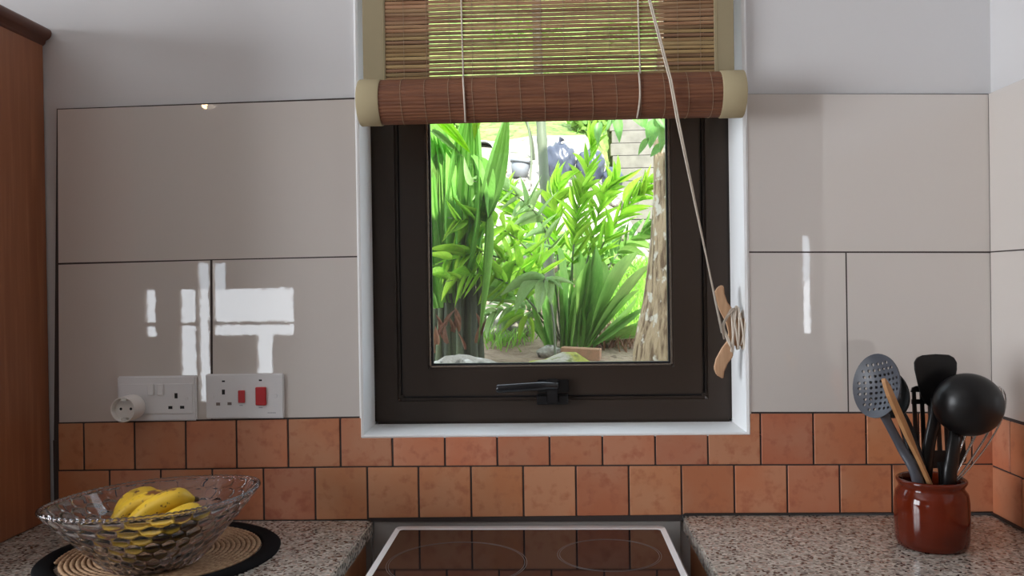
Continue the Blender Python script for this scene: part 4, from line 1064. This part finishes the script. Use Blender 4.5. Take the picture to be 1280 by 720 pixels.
frond([(700, 425), (655, 370), (610, 345), (556, 352)], [YC_-0.05, 2.3, 2.0, 1.72], 18, 0.16, 0.020, A, hang=0.3)
frond([(696, 425), (668, 392), (640, 385), (600, 398)], [YC_-0.1, YC_-0.2, YC_-0.25, YC_-0.3], 14, 0.15, 0.026, PL, hang=0.4)

# strap-leaved clump at its foot
YS_ = 2.58
sc_ = thing('strap_leaf_plant', ground_at(PY(722, 432, YS_)), 'clump of upright strap-shaped dark green leaves above the brick', 'plant')
for b, t, wpx in (((700, 428), (692, 325), 15), ((708, 430), (712, 335), 16), ((714, 431), (716, 345), 15), ((722, 430), (736, 322), 20), ((728, 430), (745, 310), 22), ((735, 430), (764, 358), 16), ((742, 425), (790, 297), 24),
        ((738, 428), (800, 372), 12), ((745, 425), (806, 384), 13), ((745, 426), (808, 400), 13), ((740, 428), (800, 350), 15), ((732, 430), (752, 340), 17), ((696, 426), (680, 345), 13), ((690, 426), (664, 360), 13),
        ((704, 431), (700, 360), 13), ((718, 432), (722, 372), 14), ((726, 431), (720, 300), 18), ((712, 428), (700, 300), 16), ((734, 428), (760, 312), 18), ((742, 426), (812, 330), 14), ((748, 424), (805, 415), 12), ((686, 426), (660, 395), 10), ((729, 432), (727, 385), 12)):
    leaf_px(sc_, 'strap', (b[0]-4, b[1]+6), t, YS_+random.uniform(-0.05, 0.12), random.uniform(-0.1, 0.12), wpx*0.72, M['leafstrap'], (random.uniform(-0.6, 0.6), -1, random.uniform(0, 0.4)))
# pale drooping seedling in front
YP_ = 2.10
ps = thing('pale_seedling', ground_at(PY(690, 425, YP_)), 'low pale green seedling with drooping broad leaflets in front of the clump', 'plant')
make('stem', tube(spline([Vector((PY(694, 420, YP_).x, YP_, ter(PY(694, 420, YP_).x, YP_)-0.02)), PY(692, 400, YP_), PY(683, 360, YP_), PY(678, 350, YP_)], 10), 0.005, 6), M['culm'], ps, smooth=True)
for b, t, wpx in (((680, 350), (635, 385), 14), ((680, 350), (622, 362), 9), ((680, 352), (672, 390), 16), ((684, 352), (690, 378), 12), ((684, 350), (704, 360), 9), ((676, 350), (640, 345), 8), ((688, 356), (716, 345), 6)):
    leaf_px(ps, 'lance', b, t, YP_, -0.08, wpx, M['leafpale'], (0.1, -0.7, 1.0))
for b, t, wpx in (((655, 395), (622, 415), 8), ((655, 392), (618, 402), 7), ((662, 398), (668, 428), 6), ((660, 396), (645, 425), 7)):
    leaf_px(ps, 'lance', b, t, YP_+0.02, -0.06, wpx, M['leafareca'], (0.1, -0.7, 1.0))
for b, t, wpx in (((640, 372), (572, 348), 20), ((645, 380), (588, 372), 18)):
    leaf_px(ps, 'lance', b, t, YP_+0.1, -0.06, wpx, M['leafstrap'], (0.1, -0.6, 0.8))

# tree at the right with a leafy twig
YR = 1.68
tr = thing('garden_tree', (PY(843, 470, YR).x, YR, ter(PY(843, 470, YR).x, YR)), 'pale rough-barked tree trunk standing close outside the window', 'tree')
sp = spline([Vector((PY(842, 500, YR).x, YR, 0.55)), PY(842, 455, YR), PY(848, 380, YR), PY(852, 300, YR), PY(855, 150, YR), PY(858, 0, YR), PY(858, -250, YR)], 40)
rd = [0.185, 0.158, 0.132, 0.118, 0.108, 0.105, 0.10]
rdl = [v_.x for v_ in spline([Vector((q_, 0, 0)) for q_ in rd], 40)]
vf = tube(sp, rdl, 36)
vv = [Vector(p_)+Vector((math.sin(9*p_[2]+6*math.atan2(p_[1]-YR, p_[0]-0.5)), math.cos(7*p_[2]), 0))*0.004 for p_ in vf[0]]
make('trunk', (vv, vf[1]), M['bark'], tr, smooth=True)
YW = 1.52
make('twig', tube(spline([PY(852, 120, YR-0.08), PY(830, 140, YW), PY(800, 140, YW), PY(765, 130, YW)], 14), [0.006-0.0003*i for i in range(15)], 6), M['bark'], tr, smooth=True)
for b, t, wpx in (((768, 142), (775, 178), 15), ((750, 152), (746, 180), 12), ((800, 140), (806, 160), 20), ((818, 148), (812, 186), 20), ((826, 155), (828, 190), 14), ((812, 172), (797, 194), 10), ((828, 180), (812, 196), 11), ((790, 138), (803, 158), 18), ((822, 140), (836, 165), 16), ((775, 135), (756, 165), 10)):
    leaf_px(tr, 'ovate', b, t, YW, random.uniform(-0.05, 0.03), wpx, M['leafovate'], (random.uniform(-0.4, 0.4), -1, random.uniform(0.1, 0.5)))

# things on the gravel slope
def bag(px, py, wpx, hk, seed, lab):
    pg_ = ghit(px, py, 3.0); r = wpx/2*(pg_.y-CAM.y)/F
    rs = random.Random(seed); ph = [rs.uniform(0, 6) for _ in range(5)]
    def fn(d):
        top = max(0, d.z)**3
        return 1+0.05*math.sin(9*d.z+3*math.sin(4*d.x+ph[0])+ph[1])+0.04*math.sin(14*d.x+6*d.z+ph[2])+0.025*math.sin(25*d.z+11*d.y+ph[3])-0.12*top
    root = thing('bin_bag', pg_, lab, 'bag')
    make('sack', ico((pg_.x, pg_.y, pg_.z+r*hk*0.88), r, 4, fn, (1, 0.75, hk)), M['bag'], root, smooth=True)
    make('tied_neck', tube([(pg_.x, pg_.y, pg_.z+r*hk*1.6), (pg_.x+0.01, pg_.y, pg_.z+r*hk*1.85), (pg_.x+0.03, pg_.y, pg_.z+r*hk*2.0)], [r*0.25, r*0.07, r*0.2], 9), M['bag'], root)
bag(699, 226, 42, 1.25, 1, 'bulging black plastic bin bag right beside the slender palm trunk')
bag(738, 228, 36, 1.3, 2, 'dark blue-black bin bag in the middle of the row of bags')
bag(766, 236, 26, 1.15, 5, 'smaller black bin bag next to the concrete block wall')
def pot(px, py, wpx, m, lab, tilt=0.0):
    pg_ = ghit(px, py, 3.0); r = wpx/2*(pg_.y-CAM.y)/F; root = thing('plant_pot', pg_, lab, 'pot')
    Mx = Matrix.Translation(pg_) @ Matrix.Rotation(tilt, 4, 'Y')
    make('pot_body', xform(lathe([(0, 0), (r*0.72, 0), (r*0.98, r*1.55), (r*0.88, r*1.55), (r*0.65, 0.02), (0, 0.02)], (0, 0, 0), 28), Mx), m, root, smooth=True)
    make('pot_rim', xform(lathe([(r*0.96, r*1.4), (r*1.08, r*1.4), (r*1.1, r*1.65), (r*0.9, r*1.65)], (0, 0, 0), 28, closed=True), Mx), m, root, smooth=True)
pot(649, 222, 26, M['potgrey'], 'grey plastic plant pot standing left of the palm trunk', R(8))
pot(624, 230, 20, M['potterra'], 'pale clay flower pot beside the grey plastic pot')
pg = ghit(604, 186, 3.0)
tr_ = make('ridge_tile', grid(lambda i, j: (pg.x+0.10*math.cos(math.pi*i/14)*1.1, pg.y+0.3*j/2, pg.z+0.09*math.sin(math.pi*i/14)+(0.0 if j < 3 else 0)), 14, 2), M['tin'], label='grey curved ridge tile lying on the gravel slope', cat='roof tile')
tr_.modifiers.new('thickness', 'SOLIDIFY').thickness = 0.012
# concrete block wall at the right
YBW = 8.35
zb0 = ter(1.3, YBW)-0.1
bw = thing('block_wall', (1.25, YBW, zb0), 'pale concrete block retaining wall with stepped courses behind the tree', 'wall')
hB = 0.155
for r_ in range(13):
    x = PY(768, 200, YBW).x-0.02*(r_ % 2); k = 0
    while x < 2.3:
        ln = 1.5 if (k or r_ % 2 == 0) else 0.9
        y = YBW+0.045*r_
        make('block', box(x, x+ln-0.012, y, y+0.28, zb0+hB*r_, zb0+hB*(r_+1)-0.010), M['concrete'], bw, bevel=0.006); x += ln; k += 1
make('mortar_core', box(PY(768, 200, YBW).x+0.01, 2.28, YBW+0.52, YBW+0.95, zb0, zb0+hB*13-0.03), M['grout'], bw)
# saplings in front of the bags
for (a, m_, t_, r_, lab, mm) in (((662, 226), (664, 185), (655, 130), 0.010, 'thin pale sapling stem beside the grey pot', 'culm'), ((668, 200), (664, 172), (650, 130), 0.013, 'thin dark leaning branch stem behind the palm trunk', 'darkstem')):
    pg = ghit(a[0], a[1], 3.0); make('sapling', tube(spline([pg-Vector((0, 0, 0.05)), PY(m_[0], m_[1], pg.y), PY(t_[0], t_[1], pg.y)], 12), r_, 7), M[mm], smooth=True, label=lab, cat='sapling')

# shrubs on the upper hillside
def shrub(px, py, D, wpx, hpx, m, lab, n_=420, grp=None):
    Y_ = D+CAM.y; c = PY(px, py, Y_); rx, rz = wpx/2*D/F, hpx/2*D/F; g = ter(c.x, Y_)
    root = thing('shrub', (c.x, Y_, g), lab, 'shrub', grp)
    make('stem', tube(spline([Vector((c.x, Y_, g-0.1)), Vector((c.x+0.03, Y_, 0.5*(g+c.z))), Vector(c)+Vector((0, 0, 0.05))], 8), 0.025, 6), M['darkstem'], root)
    v, f = [], []
    for k in range(n_):
        d = rv(1).normalized()*random.uniform(0.35, 1.0)**0.6; p_ = Vector((c.x+d.x*rx, Y_+d.y*rx*0.7, c.z+d.z*rz))
        a = rv(1).normalized()*random.uniform(0.05, 0.11); b = a.cross(rv(1)).normalized()*a.length*0.34
        i = len(v); v += [p_, p_+a*0.5+b, p_+a, p_+a*0.5-b]; f.append((i, i+1, i+2, i+3))
    make('foliage', (v, f), m, root, kind='stuff')
LB = M['leafbush']
for (x, y, D, wp, hp, m_, lab) in ((565, 165, 9.5, 80, 70, LB, 'dense green shrub behind the broad pleated palm leaves'), (640, 148, 10.5, 80, 42, LB, 'loose green shrub behind the slender palm trunk'), (690, 140, 11, 70, 40, M['leafareca'], 'bright yellow-green shrub above the bin bags'),
        (738, 146, 9.6, 56, 46, LB, 'green shrub above the end of the block wall'), (610, 128, 12, 110, 60, M['leafstrap'], 'dark green shrub highest on the hillside'), (720, 110, 12.5, 130, 60, M['leafstrap'], 'dark green shrub spreading at the top of the slope'),
        (800, 120, 11.5, 130, 50, LB, 'green shrub growing on top of the block wall'), (556, 84, 14, 120, 50, LB, 'leafy green shrub far up the hillside'), (655, 55, 14, 110, 60, LB, 'wide green shrub at the crest of the hillside'), (795, 55, 14, 130, 60, LB, 'wide green shrub above the block wall')):
    shrub(x, y, D, wp, hp, m_, lab, 520)
shrub(668, 335, 5.35, 170, 110, M['leafstrap'], 'low dark green shrub added as shadow filling in behind the feathery palm', 620)  # added clump, its dark leaves stand in for shadow between the fronds
shrub(752, 330, 5.45, 80, 90, M['leafstrap'], 'small dark green shrub added as shadow behind the strap leaves beside the grass', 320)  # second added clump, darkening the gap behind the strap leaves like shadow
for (x, y, D, wp, hp, lab) in ((395, 300, 5.6, 170, 190, 'rounded green shrub growing beyond the lichen-covered boulder'), (290, 230, 7.5, 190, 200, 'tall green shrub on the slope beyond the rounded shrub'), (462, 205, 8.2, 120, 130, 'green shrub on the slope behind the broad pleated palm'), (150, 300, 5.5, 220, 240, 'bushy green shrub furthest from the tree trunk'),
        (930, 300, 5.0, 150, 200, 'leafy green shrub growing just beyond the tree trunk'), (1080, 250, 6.2, 200, 230, 'large green shrub beyond the tree and block wall')):
    shrub(x, y, D, wp, hp, LB, lab, 520)
# grass and weeds: uncountable blades
def tuft(name, centres, n_, hgt, rad, m, lab, cat_):
    v, f = [], []
    for (px, py) in centres:
        g = ghit(px, py, 1.9)
        for k in range(n_):
            x, y = g.x+random.gauss(0, rad), g.y+random.gauss(0, rad); b = Vector((x, y, ter(x, y)-0.01)); h = hgt*random.uniform(0.5, 1.2)
            d = Vector((random.uniform(-0.6, 0.6), random.uniform(-0.6, 0.6), 1))*h; s = Vector((random.uniform(-1, 1), random.uniform(-1, 1), 0)).normalized()*0.004
            i = len(v); v += [b-s, b+s, b+d*0.6+s*0.7, b+d*0.6-s*0.7, b+d+Vector((d.x, d.y, -h*0.2))*0.4]; f += [(i, i+1, i+2, i+3), (i+3, i+2, i+4)]
    make(name, (v, f), m, label=lab, cat=cat_, kind='stuff')
tuft('grass', [(796, 405), (792, 385), (800, 365), (780, 395), (805, 345), (770, 380), (790, 350)], 130, 0.13, 0.09, M['grass'], 'bright green grass growing beside the tree trunk', 'grass')
tuft('weeds', [(622, 432), (636, 428), (612, 420), (648, 420)], 60, 0.10, 0.05, M['grass'], 'small green weeds among the stones at the foot of the plants', 'weeds')
tuft('dry_roots', [(770, 425), (785, 432), (760, 432)], 60, 0.10, 0.06, M['deadleaf'], 'brown dry roots and litter beside the tree trunk', 'roots')
